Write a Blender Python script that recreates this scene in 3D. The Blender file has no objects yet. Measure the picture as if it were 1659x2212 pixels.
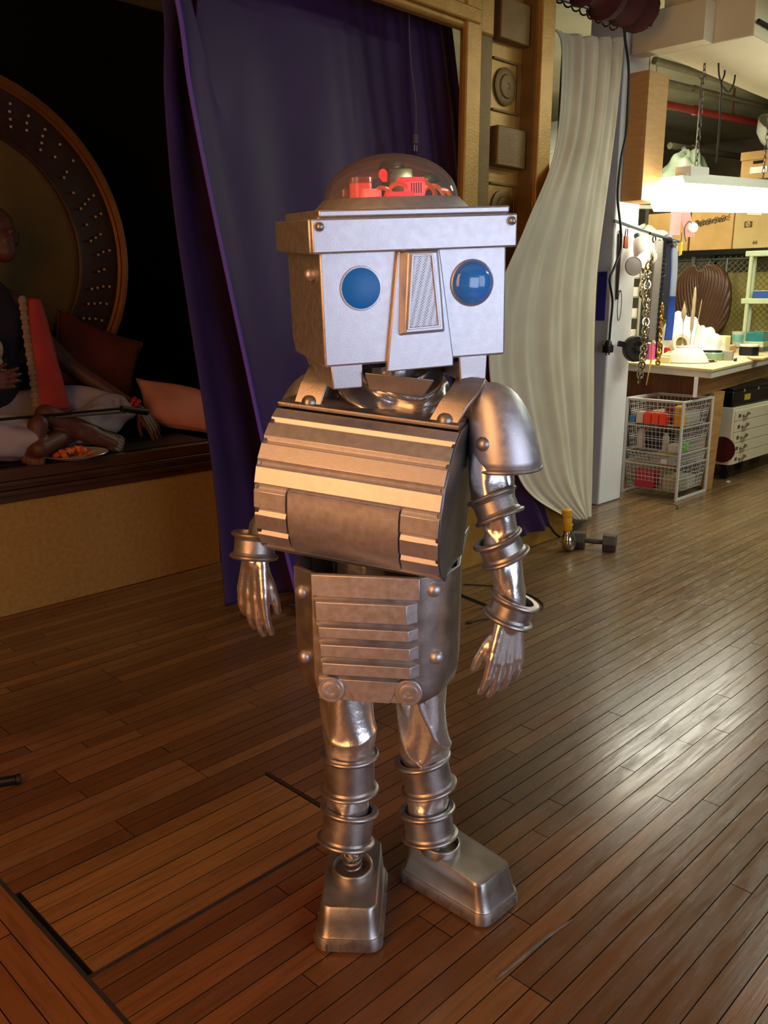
import bpy, bmesh, math, random
from mathutils import Vector, Matrix, Euler
random.seed(7)
C = bpy.context.scene.collection
SC = bpy.context.scene
PI = math.pi

# ------------------------------------------------------------------ camera, world, lights, exposure
# room axes: x runs along the floor boards, y across them towards the stage, z up; metres
cam_d = bpy.data.cameras.new('camera'); cam = bpy.data.objects.new('camera', cam_d); C.objects.link(cam)
cam.location = (0, 0, 1.5); cam.rotation_euler = (math.radians(90 - 13.8), 0, math.radians(-45.6))
cam_d.sensor_fit = 'VERTICAL'; cam_d.sensor_height = 36.0; cam_d.lens = 36.0 * 1854 / 2212
cam_d.clip_start = .05; cam_d.clip_end = 60
SC.camera = cam
SC.view_settings.view_transform = 'Standard'; SC.view_settings.look = 'None'
SC.view_settings.gamma = 1.0; SC.view_settings.use_curve_mapping = False
SC.view_settings.exposure = 0.0

world = bpy.data.worlds.new('world'); SC.world = world; world.use_nodes = True
world.node_tree.nodes['Background'].inputs[0].default_value = (.9, .8, .7, 1)
world.node_tree.nodes['Background'].inputs[1].default_value = .004

def W(x, y, z=0.0):                       # photographer's right / forward / up -> room axes
    return (x * .6997 + y * .7145, -x * .7145 + y * .6997, z)

def area(name, loc, target, sx, sy, power, col, spread=180):
    d = bpy.data.lights.new(name, 'AREA'); d.shape = 'RECTANGLE'; d.size = sx; d.size_y = sy
    d.energy = power; d.color = col; d.spread = math.radians(spread)
    o = bpy.data.objects.new(name, d); C.objects.link(o); o.location = loc
    o.rotation_euler = (Vector(target) - Vector(loc)).to_track_quat('-Z', 'Y').to_euler()
    return o
# daylight window behind the photographer, cool; tungsten lamps behind on the other side, warm
area('window_light', W(2.1, -.8, 1.3), W(.1, 1.9, 1.3), 1.6, 1.5, 37, (.68, .76, 1.0))
area('window_light', W(3.3, .2, 1.55), W(.2, 1.9, 1.15), 1.3, 1.6, 20, (.76, .86, 1.0))
area('tungsten_light', W(-1.75, -.45, 1.85), W(-.1, 1.9, 1.1), 1.5, 2.7, 74, (1.0, .45, .165))
# ceiling fluorescents of the workshop
area('workshop_light', (5.6, -.9, 3.3), (5.0, .3, 0), 2.0, .5, 30, (.88, 1.0, .90))
area('workshop_light', (7.6, 4.6, 3.3), (7.6, 4.6, 0), 2.4, .5, 95, (1.0, .93, .66))
area('workshop_light', (6.6, 1.2, 3.3), (6.6, 1.2, 0), 2.0, .5, 60, (.92, 1.0, .82))

# ------------------------------------------------------------------ materials
def lin(h):
    h = h.lstrip('#'); r = []
    for i in (0, 2, 4):
        c = int(h[i:i+2], 16) / 255
        r.append(c / 12.92 if c <= .04045 else ((c + .055) / 1.055) ** 2.4)
    return (*r, 1)
MATS = {}
def pm(name, c1, c2=None, scale=20, rough=.6, metal=0, bump=0, bscale=None, stretch=None, rvar=.0, sheen=0, emit=None, estr=0, trans=0, alpha=1, coat=0, ior=1.45, per_object=0, detail=4):
    """principled material: two colours mixed by noise, optional bump, roughness variation and per-object shade"""
    if name in MATS: return MATS[name]
    m = bpy.data.materials.new(name); m.use_nodes = True; MATS[name] = m
    nt = m.node_tree; N = nt.nodes; L = nt.links; b = N['Principled BSDF']
    b.inputs['Roughness'].default_value = rough; b.inputs['Metallic'].default_value = metal
    b.inputs['Base Color'].default_value = lin(c1); b.inputs['IOR'].default_value = ior
    if sheen: b.inputs['Sheen Weight'].default_value = sheen
    if coat: b.inputs['Coat Weight'].default_value = coat; b.inputs['Coat Roughness'].default_value = .15
    if trans: b.inputs['Transmission Weight'].default_value = trans
    if alpha < 1: b.inputs['Alpha'].default_value = alpha
    if emit: b.inputs['Emission Color'].default_value = lin(emit); b.inputs['Emission Strength'].default_value = estr
    tc = N.new('ShaderNodeTexCoord'); mp = N.new('ShaderNodeMapping'); L.new(tc.outputs['Object'], mp.inputs['Vector'])
    if stretch: mp.inputs['Scale'].default_value = stretch
    nz = N.new('ShaderNodeTexNoise'); nz.inputs['Scale'].default_value = scale; nz.inputs['Detail'].default_value = detail
    L.new(mp.outputs['Vector'], nz.inputs['Vector'])
    col = None
    if c2:
        cr = N.new('ShaderNodeValToRGB'); cr.color_ramp.elements[0].position = .32; cr.color_ramp.elements[1].position = .68
        cr.color_ramp.elements[0].color = lin(c1); cr.color_ramp.elements[1].color = lin(c2)
        L.new(nz.outputs['Fac'], cr.inputs['Fac']); col = cr.outputs['Color']; L.new(col, b.inputs['Base Color'])
    if per_object:
        oi = N.new('ShaderNodeObjectInfo'); geo = N.new('ShaderNodeNewGeometry')
        ad = N.new('ShaderNodeMath'); ad.operation = 'ADD'; L.new(oi.outputs['Random'], ad.inputs[0]); L.new(geo.outputs['Random Per Island'], ad.inputs[1])
        fr = N.new('ShaderNodeMath'); fr.operation = 'FRACT'; L.new(ad.outputs[0], fr.inputs[0])
        mr = N.new('ShaderNodeMapRange'); mr.inputs['To Min'].default_value = 1 - per_object; mr.inputs['To Max'].default_value = 1 + per_object
        L.new(fr.outputs[0], mr.inputs['Value'])
        hs = N.new('ShaderNodeHueSaturation'); L.new(mr.outputs[0], hs.inputs['Value'])
        if col: L.new(col, hs.inputs['Color'])
        else: hs.inputs['Color'].default_value = lin(c1)
        L.new(hs.outputs['Color'], b.inputs['Base Color'])
    if rvar:
        mr2 = N.new('ShaderNodeMapRange'); mr2.inputs['From Min'].default_value = .3; mr2.inputs['From Max'].default_value = .7
        mr2.inputs['To Min'].default_value = rough - rvar; mr2.inputs['To Max'].default_value = rough + rvar
        L.new(nz.outputs['Fac'], mr2.inputs['Value']); L.new(mr2.outputs[0], b.inputs['Roughness'])
    if bump:
        n2 = nz
        if bscale:
            n2 = N.new('ShaderNodeTexNoise'); n2.inputs['Scale'].default_value = bscale; n2.inputs['Detail'].default_value = 4; L.new(mp.outputs['Vector'], n2.inputs['Vector'])
        bp = N.new('ShaderNodeBump'); bp.inputs['Strength'].default_value = bump; bp.inputs['Distance'].default_value = .01
        L.new(n2.outputs['Fac'], bp.inputs['Height']); L.new(bp.outputs['Normal'], b.inputs['Normal'])
    return m
SILVER = pm('silver_paint', 'c2bfc0', 'cfccd0', 60, .44, .86, .05, 420, rvar=.04)
SILVER_D = pm('worn_silver_paint', '9b948f', 'b3aca6', 22, .38, .88, .06, 300, rvar=.08)
SILVER_B = pm('boot_silver_paint', 'a09a93', 'b0a9a2', 14, .36, .88, .04, 260, rvar=.06)
LAME = pm('silver_lame', 'dedad6', None, 14, .27, .88, .22, 34)
BLUELENS = pm('blue_lens', '0a70c8', None, rough=.4)
BLUEGLOSS = pm('glossy_blue_lens', '1c62b8', '3b86dc', 12, .05, coat=1)
DARK = pm('dark_inside', '0d0b0a', None, rough=.9)
RUBBER = pm('black_rubber', '0c0b0b', '16130f', 30, .55)
PURPLE = pm('purple_satin', '280e45', '2f124d', 3, .5, sheen=.1, bump=.12, bscale=500)
PURPLE2 = pm('purple_satin_reverse', '281240', '2e164a', 6, .7, bump=.1, bscale=500)
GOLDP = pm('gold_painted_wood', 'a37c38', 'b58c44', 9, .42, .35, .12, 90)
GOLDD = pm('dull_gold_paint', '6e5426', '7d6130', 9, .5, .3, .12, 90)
CLOTHW = pm('cream_muslin', 'c0b49c', 'cdc2ab', 4, .85, bump=.06, bscale=300)
WHITEP = pm('white_paint', 'e2e0de', 'ebe9e7', 3, .6, bump=.08, bscale=60)
PLY = pm('plywood', '9c6f3c', 'b58a52', 5, .55, stretch=(1, 1, 9), bump=.05)
PLYD = pm('brown_plywood', '6d4527', '855833', 5, .55, stretch=(9, 9, 1.2))
CARD = pm('cardboard', 'a8834c', 'b8935a', 6, .8)
WIREW = pm('white_wire_coating', 'c8c4bc', None, rough=.45)
CREAM = pm('cream_metal', 'cfc4a6', 'd4caae', 5, .45)
GREYB = pm('grey_block','8d897c','97937f',10,.5)
BLACK = pm('black_plastic', '0b0a0b', '121012', 20, .35)

# ------------------------------------------------------------------ mesh helpers
class MB:
    def __init__(s, M=None): s.bm = bmesh.new(); s.M = M or Matrix()
    def _t(s, vs, M=None):
        T = s.M @ M if M else s.M
        for v in vs: v.co = T @ v.co
    def poly(s, verts, faces, M=None):
        vs = [s.bm.verts.new(Vector(v)) for v in verts]
        for f in faces:
            try: s.bm.faces.new([vs[i] for i in f])
            except ValueError: pass
        s._t(vs, M); return s
    def box(s, c, d, R=None, M=None):
        x, y, z = d[0]/2, d[1]/2, d[2]/2
        V = [Vector(p) for p in ((-x,-y,-z),(x,-y,-z),(x,y,-z),(-x,y,-z),(-x,-y,z),(x,-y,z),(x,y,z),(-x,y,z))]
        if R: V = [R @ v for v in V]
        V = [v + Vector(c) for v in V]
        return s.poly(V, [(0,3,2,1),(4,5,6,7),(0,1,5,4),(1,2,6,5),(2,3,7,6),(3,0,4,7)], M)
    def bar(s, p0, p1, w, h=None, M=None):
        p0, p1 = Vector(p0), Vector(p1); d = p1 - p0
        return s.box((p0+p1)/2, (w, h or w, d.length), d.to_track_quat('Z', 'Y').to_matrix(), M)
    def loft(s, rings, cap=True, closed=True, M=None):
        n = len(rings[0]); V = [p for r in rings for p in r]; F = []
        for i in range(len(rings)-1):
            for j in range(n if closed else n-1):
                a, b = i*n+j, i*n+(j+1) % n
                F.append((a, b, b+n, a+n))
        if cap: F.append(tuple(range(n))[::-1]); F.append(tuple((len(rings)-1)*n+j for j in range(n)))
        return s.poly(V, F, M)
    def prism(s, poly, a, b, axis='x', M=None):
        """extrude a 2D outline between a and b along an axis"""
        f = {'x': lambda p, t: (t, p[0], p[1]), 'y': lambda p, t: (p[0], t, p[1]), 'z': lambda p, t: (p[0], p[1], t)}[axis]
        return s.loft([[f(p, a) for p in poly], [f(p, b) for p in poly]], M=M)
    def lathe(s, prof, n=24, M=None, cap=True):
        R = [[(r*math.cos(2*PI*k/n), r*math.sin(2*PI*k/n), z) for k in range(n)] for r, z in prof]
        return s.loft(R, cap=cap, M=M)
    def cyl(s, p0, p1, r0, r1=None, n=16, M=None):
        p0, p1 = Vector(p0), Vector(p1); d = p1-p0
        T = Matrix.Translation(p0) @ d.to_track_quat('Z', 'Y').to_matrix().to_4x4()
        return s.lathe([(r0, 0), (r0 if r1 is None else r1, d.length)], n, (M or Matrix()) @ T)
    def ball(s, c, r, sc=(1,1,1), n=16, m=10, M=None):
        T = Matrix.Translation(Vector(c)) @ Matrix.Diagonal((*sc, 1))
        return s.lathe([(max(r*math.sin(PI*i/m), r*.002), -r*math.cos(PI*i/m)) for i in range(m+1)], n, (M or Matrix()) @ T)
    def tube(s, pts, r, n=8, M=None, closed=False):
        P = [Vector(p) for p in pts]; rr = r if isinstance(r, (list, tuple)) else [r]*len(P)
        rings = []; up = None
        for i, p in enumerate(P):
            a = P[i-1] if (i > 0 or closed) else P[i]; b = P[(i+1) % len(P)] if (i < len(P)-1 or closed) else P[i]
            t = (b-a).normalized()
            if up is None: up = t.orthogonal().normalized()
            up = (up - t*up.dot(t)).normalized(); sd = t.cross(up)
            rings.append([p + rr[i]*(math.cos(2*PI*k/n)*up + math.sin(2*PI*k/n)*sd) for k in range(n)])
        if closed: rings.append(rings[0])
        return s.loft(rings, cap=not closed, M=M)
    def torus(s, c, R, r, axis=(0,0,1), n=24, m=8, sc=(1,1), M=None):
        q = Vector(axis).to_track_quat('Z', 'Y').to_matrix()
        V = []; F = []
        for i in range(n):
            a = 2*PI*i/n
            for j in range(m):
                b = 2*PI*j/m
                V.append(Vector(c) + q @ Vector(((R+r*math.cos(b))*math.cos(a)*sc[0], (R+r*math.cos(b))*math.sin(a)*sc[1], r*math.sin(b))))
                F.append((i*m+j, ((i+1) % n)*m+j, ((i+1) % n)*m+(j+1) % m, i*m+(j+1) % m))
        return s.poly(V, F, M)
    def grid(s, fn, nu, nv, M=None):
        V = [fn(i/nu, j/nv) for j in range(nv+1) for i in range(nu+1)]
        F = [(j*(nu+1)+i, j*(nu+1)+i+1, (j+1)*(nu+1)+i+1, (j+1)*(nu+1)+i) for j in range(nv) for i in range(nu)]
        return s.poly(V, F, M)
    def mesh(s, name, mat, smooth=True, ang=38):
        bmesh.ops.remove_doubles(s.bm, verts=s.bm.verts, dist=1e-6)
        bmesh.ops.recalc_face_normals(s.bm, faces=s.bm.faces)
        me = bpy.data.meshes.new(name); s.bm.to_mesh(me); s.bm.free()
        if mat: me.materials.append(mat)
        if smooth:
            me.polygons.foreach_set('use_smooth', [True]*len(me.polygons)); me.set_sharp_from_angle(angle=math.radians(ang))
        return me
    def build(s, name, mat, parent=None, smooth=True, bevel=0, ang=38, solid=0, subsurf=0, seg=2):
        o = bpy.data.objects.new(name, s.mesh(name, mat, smooth, ang)); C.objects.link(o)
        if parent: o.parent = parent
        if solid:
            m = o.modifiers.new('thickness', 'SOLIDIFY'); m.thickness = solid; m.offset = 0
        if subsurf:
            m = o.modifiers.new('smooth', 'SUBSURF'); m.levels = subsurf; m.render_levels = subsurf
        if bevel:
            m = o.modifiers.new('edges', 'BEVEL'); m.width = bevel; m.segments = seg; m.limit_method = 'ANGLE'; m.angle_limit = math.radians(40); m.use_clamp_overlap = True
        return o
def tag(o, label=None, cat=None, group=None, kind=None):
    for k, v in (('label', label), ('category', cat), ('group', group), ('kind', kind)):
        if v: o[k] = v
    return o
def thing(name, label, cat, loc=(0,0,0), rz=0, group=None):
    o = bpy.data.objects.new(name, None); C.objects.link(o); o.empty_display_size = .05
    o.location = loc; o.rotation_euler = (0, 0, rz)
    return tag(o, label, cat, group)
def part_copy(o, parent, loc=None):
    c = o.copy(); C.objects.link(c); c.parent = parent
    if loc is not None: c.location = loc
    return c
def lerp(a, b, t): return a + (b-a)*t
def pl(tbl, t):
    """piecewise-linear lookup in [(t, (values))]"""
    if t <= tbl[0][0]: return tbl[0][1]
    for (t0, a), (t1, b) in zip(tbl, tbl[1:]):
        if t <= t1:
            f = (t-t0)/(t1-t0); f = f
            return tuple(lerp(x, y, f) for x, y in zip(a, b))
    return tbl[-1][1]
def spline(pts, n):
    """Catmull-Rom through points, n samples"""
    P = [Vector(p) for p in pts]; out = []
    for i in range(n):
        t = i/(n-1)*(len(P)-1); k = min(int(t), len(P)-2); f = t-k
        p0, p1, p2, p3 = P[max(k-1,0)], P[k], P[k+1], P[min(k+2,len(P)-1)]
        out.append(.5*((2*p1)+(p2-p0)*f+(2*p0-5*p1+4*p2-p3)*f*f+(3*p1-p0-3*p2+p3)*f**3))
    return out
def capsule(mb, p0, p1, r0, r1=None, n=12):
    r1 = r0 if r1 is None else r1; p0, p1 = Vector(p0), Vector(p1); d = p1-p0; L = max(d.length, 1e-4)
    T = Matrix.Translation(p0) @ d.to_track_quat('Z', 'Y').to_matrix().to_4x4()
    prof = [(max(r0*math.sin(a*PI/10), r0*.01), -r0*math.cos(a*PI/10)) for a in range(0, 6)]
    prof += [(max(r1*math.sin(a*PI/10), r1*.01), L-r1*math.cos(a*PI/10)) for a in range(5, 11)]
    mb.lathe(prof, n, T)
def fuse(mb, name, mat, parent=None, voxel=.005, smooth=6):
    """melt overlapping solids into one continuous skin"""
    me = mb.mesh(name, mat); o = bpy.data.objects.new(name, me); C.objects.link(o)
    m = o.modifiers.new('skin', 'REMESH'); m.mode = 'VOXEL'; m.voxel_size = voxel; m.use_smooth_shade = True
    s = o.modifiers.new('soft', 'SMOOTH'); s.iterations = smooth; s.factor = .5
    dg = bpy.context.evaluated_depsgraph_get(); new = bpy.data.meshes.new_from_object(o.evaluated_get(dg), depsgraph=dg)
    for md in list(o.modifiers): o.modifiers.remove(md)
    o.data = new; bpy.data.meshes.remove(me)
    if not new.materials: new.materials.append(mat)
    new.polygons.foreach_set('use_smooth', [True]*len(new.polygons))
    if parent: o.parent = parent
    return o
def hand(mb, wrist, d, thumb, back, L=.175, curl=.35, spread=.10, r=.0108, thumb_open=.75):
    """palm, four bent fingers of unequal length and a side thumb; d = wrist to fingers, thumb = thumb side, back = back of hand"""
    w = Vector(wrist); d = Vector(d).normalized(); t = Vector(thumb); t = (t-d*t.dot(d)).normalized(); b = d.cross(t); b = b if b.dot(Vector(back)) > 0 else -b
    s = L/.175; kn = []
    for i, (off, ln) in enumerate(((.033,.083),(.0115,.087),(-.0105,.083),(-.0315,.075))):
        k = w + (d*ln + t*off + b*.004)*s; kn.append(k)
        capsule(mb, w + t*off*.6*s, k, .0155*s, .0128*s); capsule(mb, w + t*off*.55*s - b*.010*s + d*.02*s, k - b*.008*s, .014*s, .0118*s)
    for k0, k1 in zip(kn, kn[1:]): capsule(mb, w + t*.0 + d*.012*s, (k0+k1)/2 - d*.010*s - b*.003*s, .0165*s, .0125*s)
    for i, (k, lens) in enumerate(zip(kn, ((.040,.025,.020),(.044,.028,.021),(.041,.026,.020),(.031,.020,.018)))):
        a = (1.5-i)*spread; cu = curl*(1+.18*i); p = k; ang = cu*.4
        for j, l in enumerate(lens):
            dirn = (d*math.cos(a)+t*math.sin(a))*math.cos(ang) - b*math.sin(ang)
            q = p + dirn*l*s; capsule(mb, p, q, r*s*(1.06-.1*j), r*s*(.98-.12*j)); p = q; ang += cu
    p = w + (d*.022 + t*.018 - b*.006)*s; ang = thumb_open
    for j, (l, rr) in enumerate(((.042,.0150),(.034,.0122),(.027,.0108))):
        dirn = d*math.cos(ang) + t*math.sin(ang) - b*(.15+.1*j); q = p + dirn.normalized()*l*s
        capsule(mb, p, q, rr*s, rr*s*.86); p = q; ang -= .26

# ------------------------------------------------------------------ floor
def floor_mat(name, along, c_lo, c_hi, wear_hi, rough):
    m = bpy.data.materials.new(name); m.use_nodes = True; N = m.node_tree.nodes; L = m.node_tree.links; b = N['Principled BSDF']
    geo = N.new('ShaderNodeNewGeometry'); oi = N.new('ShaderNodeObjectInfo')
    ad = N.new('ShaderNodeMath'); ad.operation = 'ADD'; L.new(oi.outputs['Random'], ad.inputs[0]); L.new(geo.outputs['Random Per Island'], ad.inputs[1])
    fr = N.new('ShaderNodeMath'); fr.operation = 'FRACT'; L.new(ad.outputs[0], fr.inputs[0])
    def noise(scale, st, det=4, rgh=.55):
        mp = N.new('ShaderNodeMapping'); mp.inputs['Scale'].default_value = st; L.new(geo.outputs['Position'], mp.inputs['Vector'])
        n = N.new('ShaderNodeTexNoise'); n.inputs['Scale'].default_value = scale; n.inputs['Detail'].default_value = det; n.inputs['Roughness'].default_value = rgh
        L.new(mp.outputs['Vector'], n.inputs['Vector']); return n.outputs['Fac']
    def rng(v, a, bb, c, d):
        r = N.new('ShaderNodeMapRange'); L.new(v, r.inputs['Value'])
        for k, x in zip(('From Min','From Max','To Min','To Max'), (a, bb, c, d)): r.inputs[k].default_value = x
        return r.outputs[0]
    def mix(f, a, bb, mode='MIX'):
        x = N.new('ShaderNodeMix'); x.data_type = 'RGBA'; x.blend_type = mode
        L.new(f, x.inputs[0]) if hasattr(f, 'links') else x.inputs.__getitem__(0).__setattr__('default_value', f)
        for s, i in ((a, 6), (bb, 7)):
            if hasattr(s, 'links'): L.new(s, x.inputs[i])
            else: x.inputs[i].default_value = s
        return x.outputs[2]
    st = (1, 14, 1) if along == 'x' else (14, 1, 1)
    grain = noise(4.5, st, 6, .65); stain = noise(1.1, (1, 1, 1), 5, .6); spot = noise(6, (.7, 5, 1) if along == 'x' else (5, .7, 1), 5, .7)
    ramp = N.new('ShaderNodeValToRGB'); e = ramp.color_ramp.elements
    e[0].color = lin(c_lo); e[1].color = lin(c_hi); x = e.new(.5); x.color = lin(c_hi if along == 'y' else '7f5229' if name == 'maple_hatch' else '653d20'); x2 = e.new(.93); x2.color = lin(c_hi); e[-1].color = lin(c_hi if name == 'maple_hatch' else '7a5330')
    L.new(fr.outputs[0], ramp.inputs['Fac'])
    col = mix(rng(grain, .4, .8, 0, .45), ramp.outputs['Color'], lin('4a2a15'), 'MIX')
    sep = N.new('ShaderNodeSeparateXYZ'); L.new(geo.outputs['Position'], sep.inputs[0])
    wm = N.new('ShaderNodeMath'); wm.operation = 'MULTIPLY'          # varnish worn off along the walkway
    L.new(rng(sep.outputs['X'], .9, 3.6, 0, .92), wm.inputs[0]); L.new(rng(stain, .3, .6, .5, 1), wm.inputs[1])
    col = mix(wm.outputs[0], col, mix(fr.outputs[0], lin('705a3b'), lin(wear_hi)), 'MIX')
    col = mix(rng(grain, .5, .8, 0, .35), col, lin('2c2015'))
    col = mix(rng(spot, .60, .78, 0, .35), col, lin('2f1b0f'))
    col = mix(rng(stain, .55, .72, 0, .45), col, lin('2f1b0f'))
    scr = noise(3.0, (3, 55, 1) if along == 'x' else (55, 3, 1), 2, .5); scm = N.new('ShaderNodeMath'); scm.operation = 'MULTIPLY'
    L.new(rng(scr, .72, .78, 0, .3), scm.inputs[0]); L.new(rng(noise(2.3, (1,1,1), 3), .5, .62, 0, 1), scm.inputs[1])
    col = mix(scm.outputs[0], col, lin('b39a78'))
    L.new(col, b.inputs['Base Color'])
    L.new(rng(spot, .35, .70, rough-.06, rough+.12), b.inputs['Roughness'])
    b.inputs['Specular IOR Level'].default_value = .55
    bp = N.new('ShaderNodeBump'); bp.inputs['Strength'].default_value = .12; bp.inputs['Distance'].default_value = .004
    L.new(grain, bp.inputs['Height']); L.new(bp.outputs['Normal'], b.inputs['Normal'])
    return m
FLOOR_U = floor_mat('maple_floor', 'x', '5e371c', '7e4e29', '836a47', .22)
FLOOR_V = floor_mat('maple_floor_turned', 'y', '6f3f1e', '875227', '7b6a4c', .36)
HATCH = floor_mat('maple_hatch', 'x', '6f4520', '8a5b2e', '8a6c42', .32)
fl = MB().box((5, 2.0, -.062), (15.0, 11.2, .1)).build('floor', pm('floor_gap_dirt', '0e0804', None, rough=.95), smooth=False); tag(fl, kind='structure')
PW = .0571; GAP = .0018; TH = .0125
LENS = (.5, .75, 1.0, 1.3, 1.7, 2.2)
def plank_bm(mb, x0, x1, y0, y1, z=0.0):
    c = .0005
    b = [(x0,y0,-TH),(x1,y0,-TH),(x1,y1,-TH),(x0,y1,-TH)]; m = [(x0,y0,z-c),(x1,y0,z-c),(x1,y1,z-c),(x0,y1,z-c)]
    t = [(x0+c,y0+c,z),(x1-c,y0+c,z),(x1-c,y1-c,z),(x0+c,y1-c,z)]
    mb.loft([b, m, t])
proto = {}
def grime(me):                               # dirt packed into the joints darkens every plank edge
    me.materials.append(MATS['floor_gap_dirt'])
    for p in me.polygons:
        if p.normal.z < .95: p.material_index = 1
    return me
def plank_mesh(L, mat, key, turned=False):
    k = (L, key)
    if k not in proto:
        mb = MB(); h = L/2 - GAP/2; w = PW/2 - GAP/2
        plank_bm(mb, *((-w, w, -h, h) if turned else (-h, h, -w, w)))
        proto[k] = grime(mb.mesh('plank', mat, smooth=False))
    return proto[k]
planks = []                                 # (distance, centre, length, kind)
HX0, HX1, HY0 = .722, 1.53, 1.64            # the floor hatch
rows_h = 7; HY1 = HY0 + rows_h*PW
rng = random.Random(11)
v = HY0 - 84*PW
while v < 4.06:
    y = v + PW/2; x = .70
    inh = HY0 - .001 < v < HY1 - PW*.5
    if inh:
        planks.append((HX0 + .403, y, .806, 'h')); x = HX1 + .012
    else:
        x += .006
    L = rng.choice((.35, .5, .68, .85))
    while x < 11.0:
        planks.append((x+L/2, y, L, 'u')); x += L; L = rng.choice(LENS)
    v += PW
u = .70 - PW
while u > -1.9:
    y = .2 + rng.random()*.4; x = u + PW/2
    if u > .70 - 1.5*PW: y = .3
    while y < 4.04:
        L = rng.choice(LENS)
        planks.append((x, y+L/2, L, 'v')); y += L
    u -= PW
def seen(p):
    d = Vector((p[0], p[1], 0)); r = d.x*.6997 - d.y*.7145; f = d.x*.7145 + d.y*.6997
    return f > .7 and abs(r) < (f*.971+.36)*.47 and f < 9.5 and (f > 1.15)
vis = sorted([p for p in planks if seen(p)], key=lambda p: math.hypot(p[0], p[1]))
near, far = vis[:296], vis[296:] + [p for p in planks if not seen(p)]
dz = random.Random(3)
for p in near:
    k = p[3]; me = plank_mesh(p[2], {'h': HATCH, 'u': FLOOR_U, 'v': FLOOR_V}[k], k, k == 'v')
    o = bpy.data.objects.new('plank', me); C.objects.link(o); o.parent = fl
    o.location = (p[0], p[1], -dz.random()*.0012 - (.0015 if k == 'h' else 0))
mb = MB()
for p in far:
    if p[3] == 'v': continue
    plank_bm(mb, p[0]-p[2]/2+GAP/2, p[0]+p[2]/2-GAP/2, p[1]-PW/2+GAP/2, p[1]+PW/2-GAP/2, -dz.random()*.0012)
o = mb.build('plank_field', FLOOR_U, fl, smooth=False); grime(o.data); o['kind'] = 'stuff'
mb = MB()
for p in far:
    if p[3] == 'v': plank_bm(mb, p[0]-PW/2+GAP/2, p[0]+PW/2-GAP/2, p[1]-p[2]/2+GAP/2, p[1]+p[2]/2-GAP/2)
o = mb.build('turned_plank_field', FLOOR_V, fl, smooth=False); grime(o.data); o['kind'] = 'stuff'
# long crack round the hatch: thin filler strips, sunk
fill = pm('crack_filler', '1c130b', '2a1c10', 20, .9)
MB().box((1.12, HY0-.004, -.003), (.84, .013, .006)).build('joint_strip', fill, fl)
MB().box((HX1+.006, HY0+.2, -.003), (.008, .42, .006)).build('joint_strip', fill, fl)
MB().box((.703, 1.6, -.003), (.011, 1.5, .0064)).build('joint_strip', fill, fl)
SPL = pm('bare_splinter_wood', '5e5348', '7d7060', 30, .85)
mb = MB(); pts = spline([(1.353, 0.9675, 0), (1.448, 0.9637, 0), (1.55, 0.9596, 2.22e-16), (1.641, 0.9495, 0)], 14)
mb.tube([p + Vector((0,0,.0012)) for p in pts], [.0008+.0042*math.sin(PI*min(1,(i+1)/15)) for i in range(14)], 6); mb.build('splinter', SPL, fl)

# ------------------------------------------------------------------ room shell
STW = pm('stage_black_paint', '060505', '090808', 3, .95)
ROOMW = pm('workshop_wall_paint', 'b5ab8c', 'c2b898', 2, .75, bump=.05, bscale=30)
CEIL = pm('painted_ceiling', 'b9b595', 'c9c5a6', 2.5, .75, bump=.1, bscale=15)
GREYW = pm('dark_room_paint', '2a2622', '332e29', 2, .9)
def struct(name, mb, mat, **k): return tag(mb.build(name, mat, **k), kind='structure')
struct('wall_back', MB().box((5, 7.4, 1.8), (14.6, .2, 3.9)), GREYW)
struct('wall_far', MB().box((12.3, 2, 1.8), (.2, 10.6, 3.9)), ROOMW)
struct('wall_near', MB().box((5, -3.4, 1.8), (14.6, .2, 3.9)), GREYW)
struct('wall_side', MB().box((-2.3, 2, 1.8), (.2, 10.6, 3.9)), GREYW)
ce = struct('ceiling', MB().box((5, 2, 3.7), (14.8, 11.0, .2)), CEIL)
for i, yy in enumerate((-1.6, -.3, 1.0)):
    MB().box((4.9, yy, 3.52), (13.6, .2, .16)).build('ceiling_joist', CEIL, ce, bevel=.01)
# stage surround: black side wall and backdrop hide the workshop behind the stage
struct('wall_stage_back', MB().box((1.2, 6.2, 1.8), (6.6, .1, 3.58)), STW)
struct('wall_stage_side', MB().box((4.5, 5.35, 1.8), (.1, 1.7, 3.58)), STW)
# big painted duct along the boards over the bench
DUCTW = pm('painted_duct', 'd8cfae', 'e2d9ba', 2, .6)
du = struct('trim_1', MB().box((8.6, 2.78, 3.29), (5.6, .62, .38)), DUCTW, bevel=.008)
MB().box((8.6, 2.452, 3.18), (5.6, .014, .02)).build('seam_strip', pm('dark_seam', '1c1710', None, rough=.8), du)
MB().box((5.73, 2.98, 3.22), (.13, .5, .24)).build('duct_bracket', DUCTW, du, bevel=.004)
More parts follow.
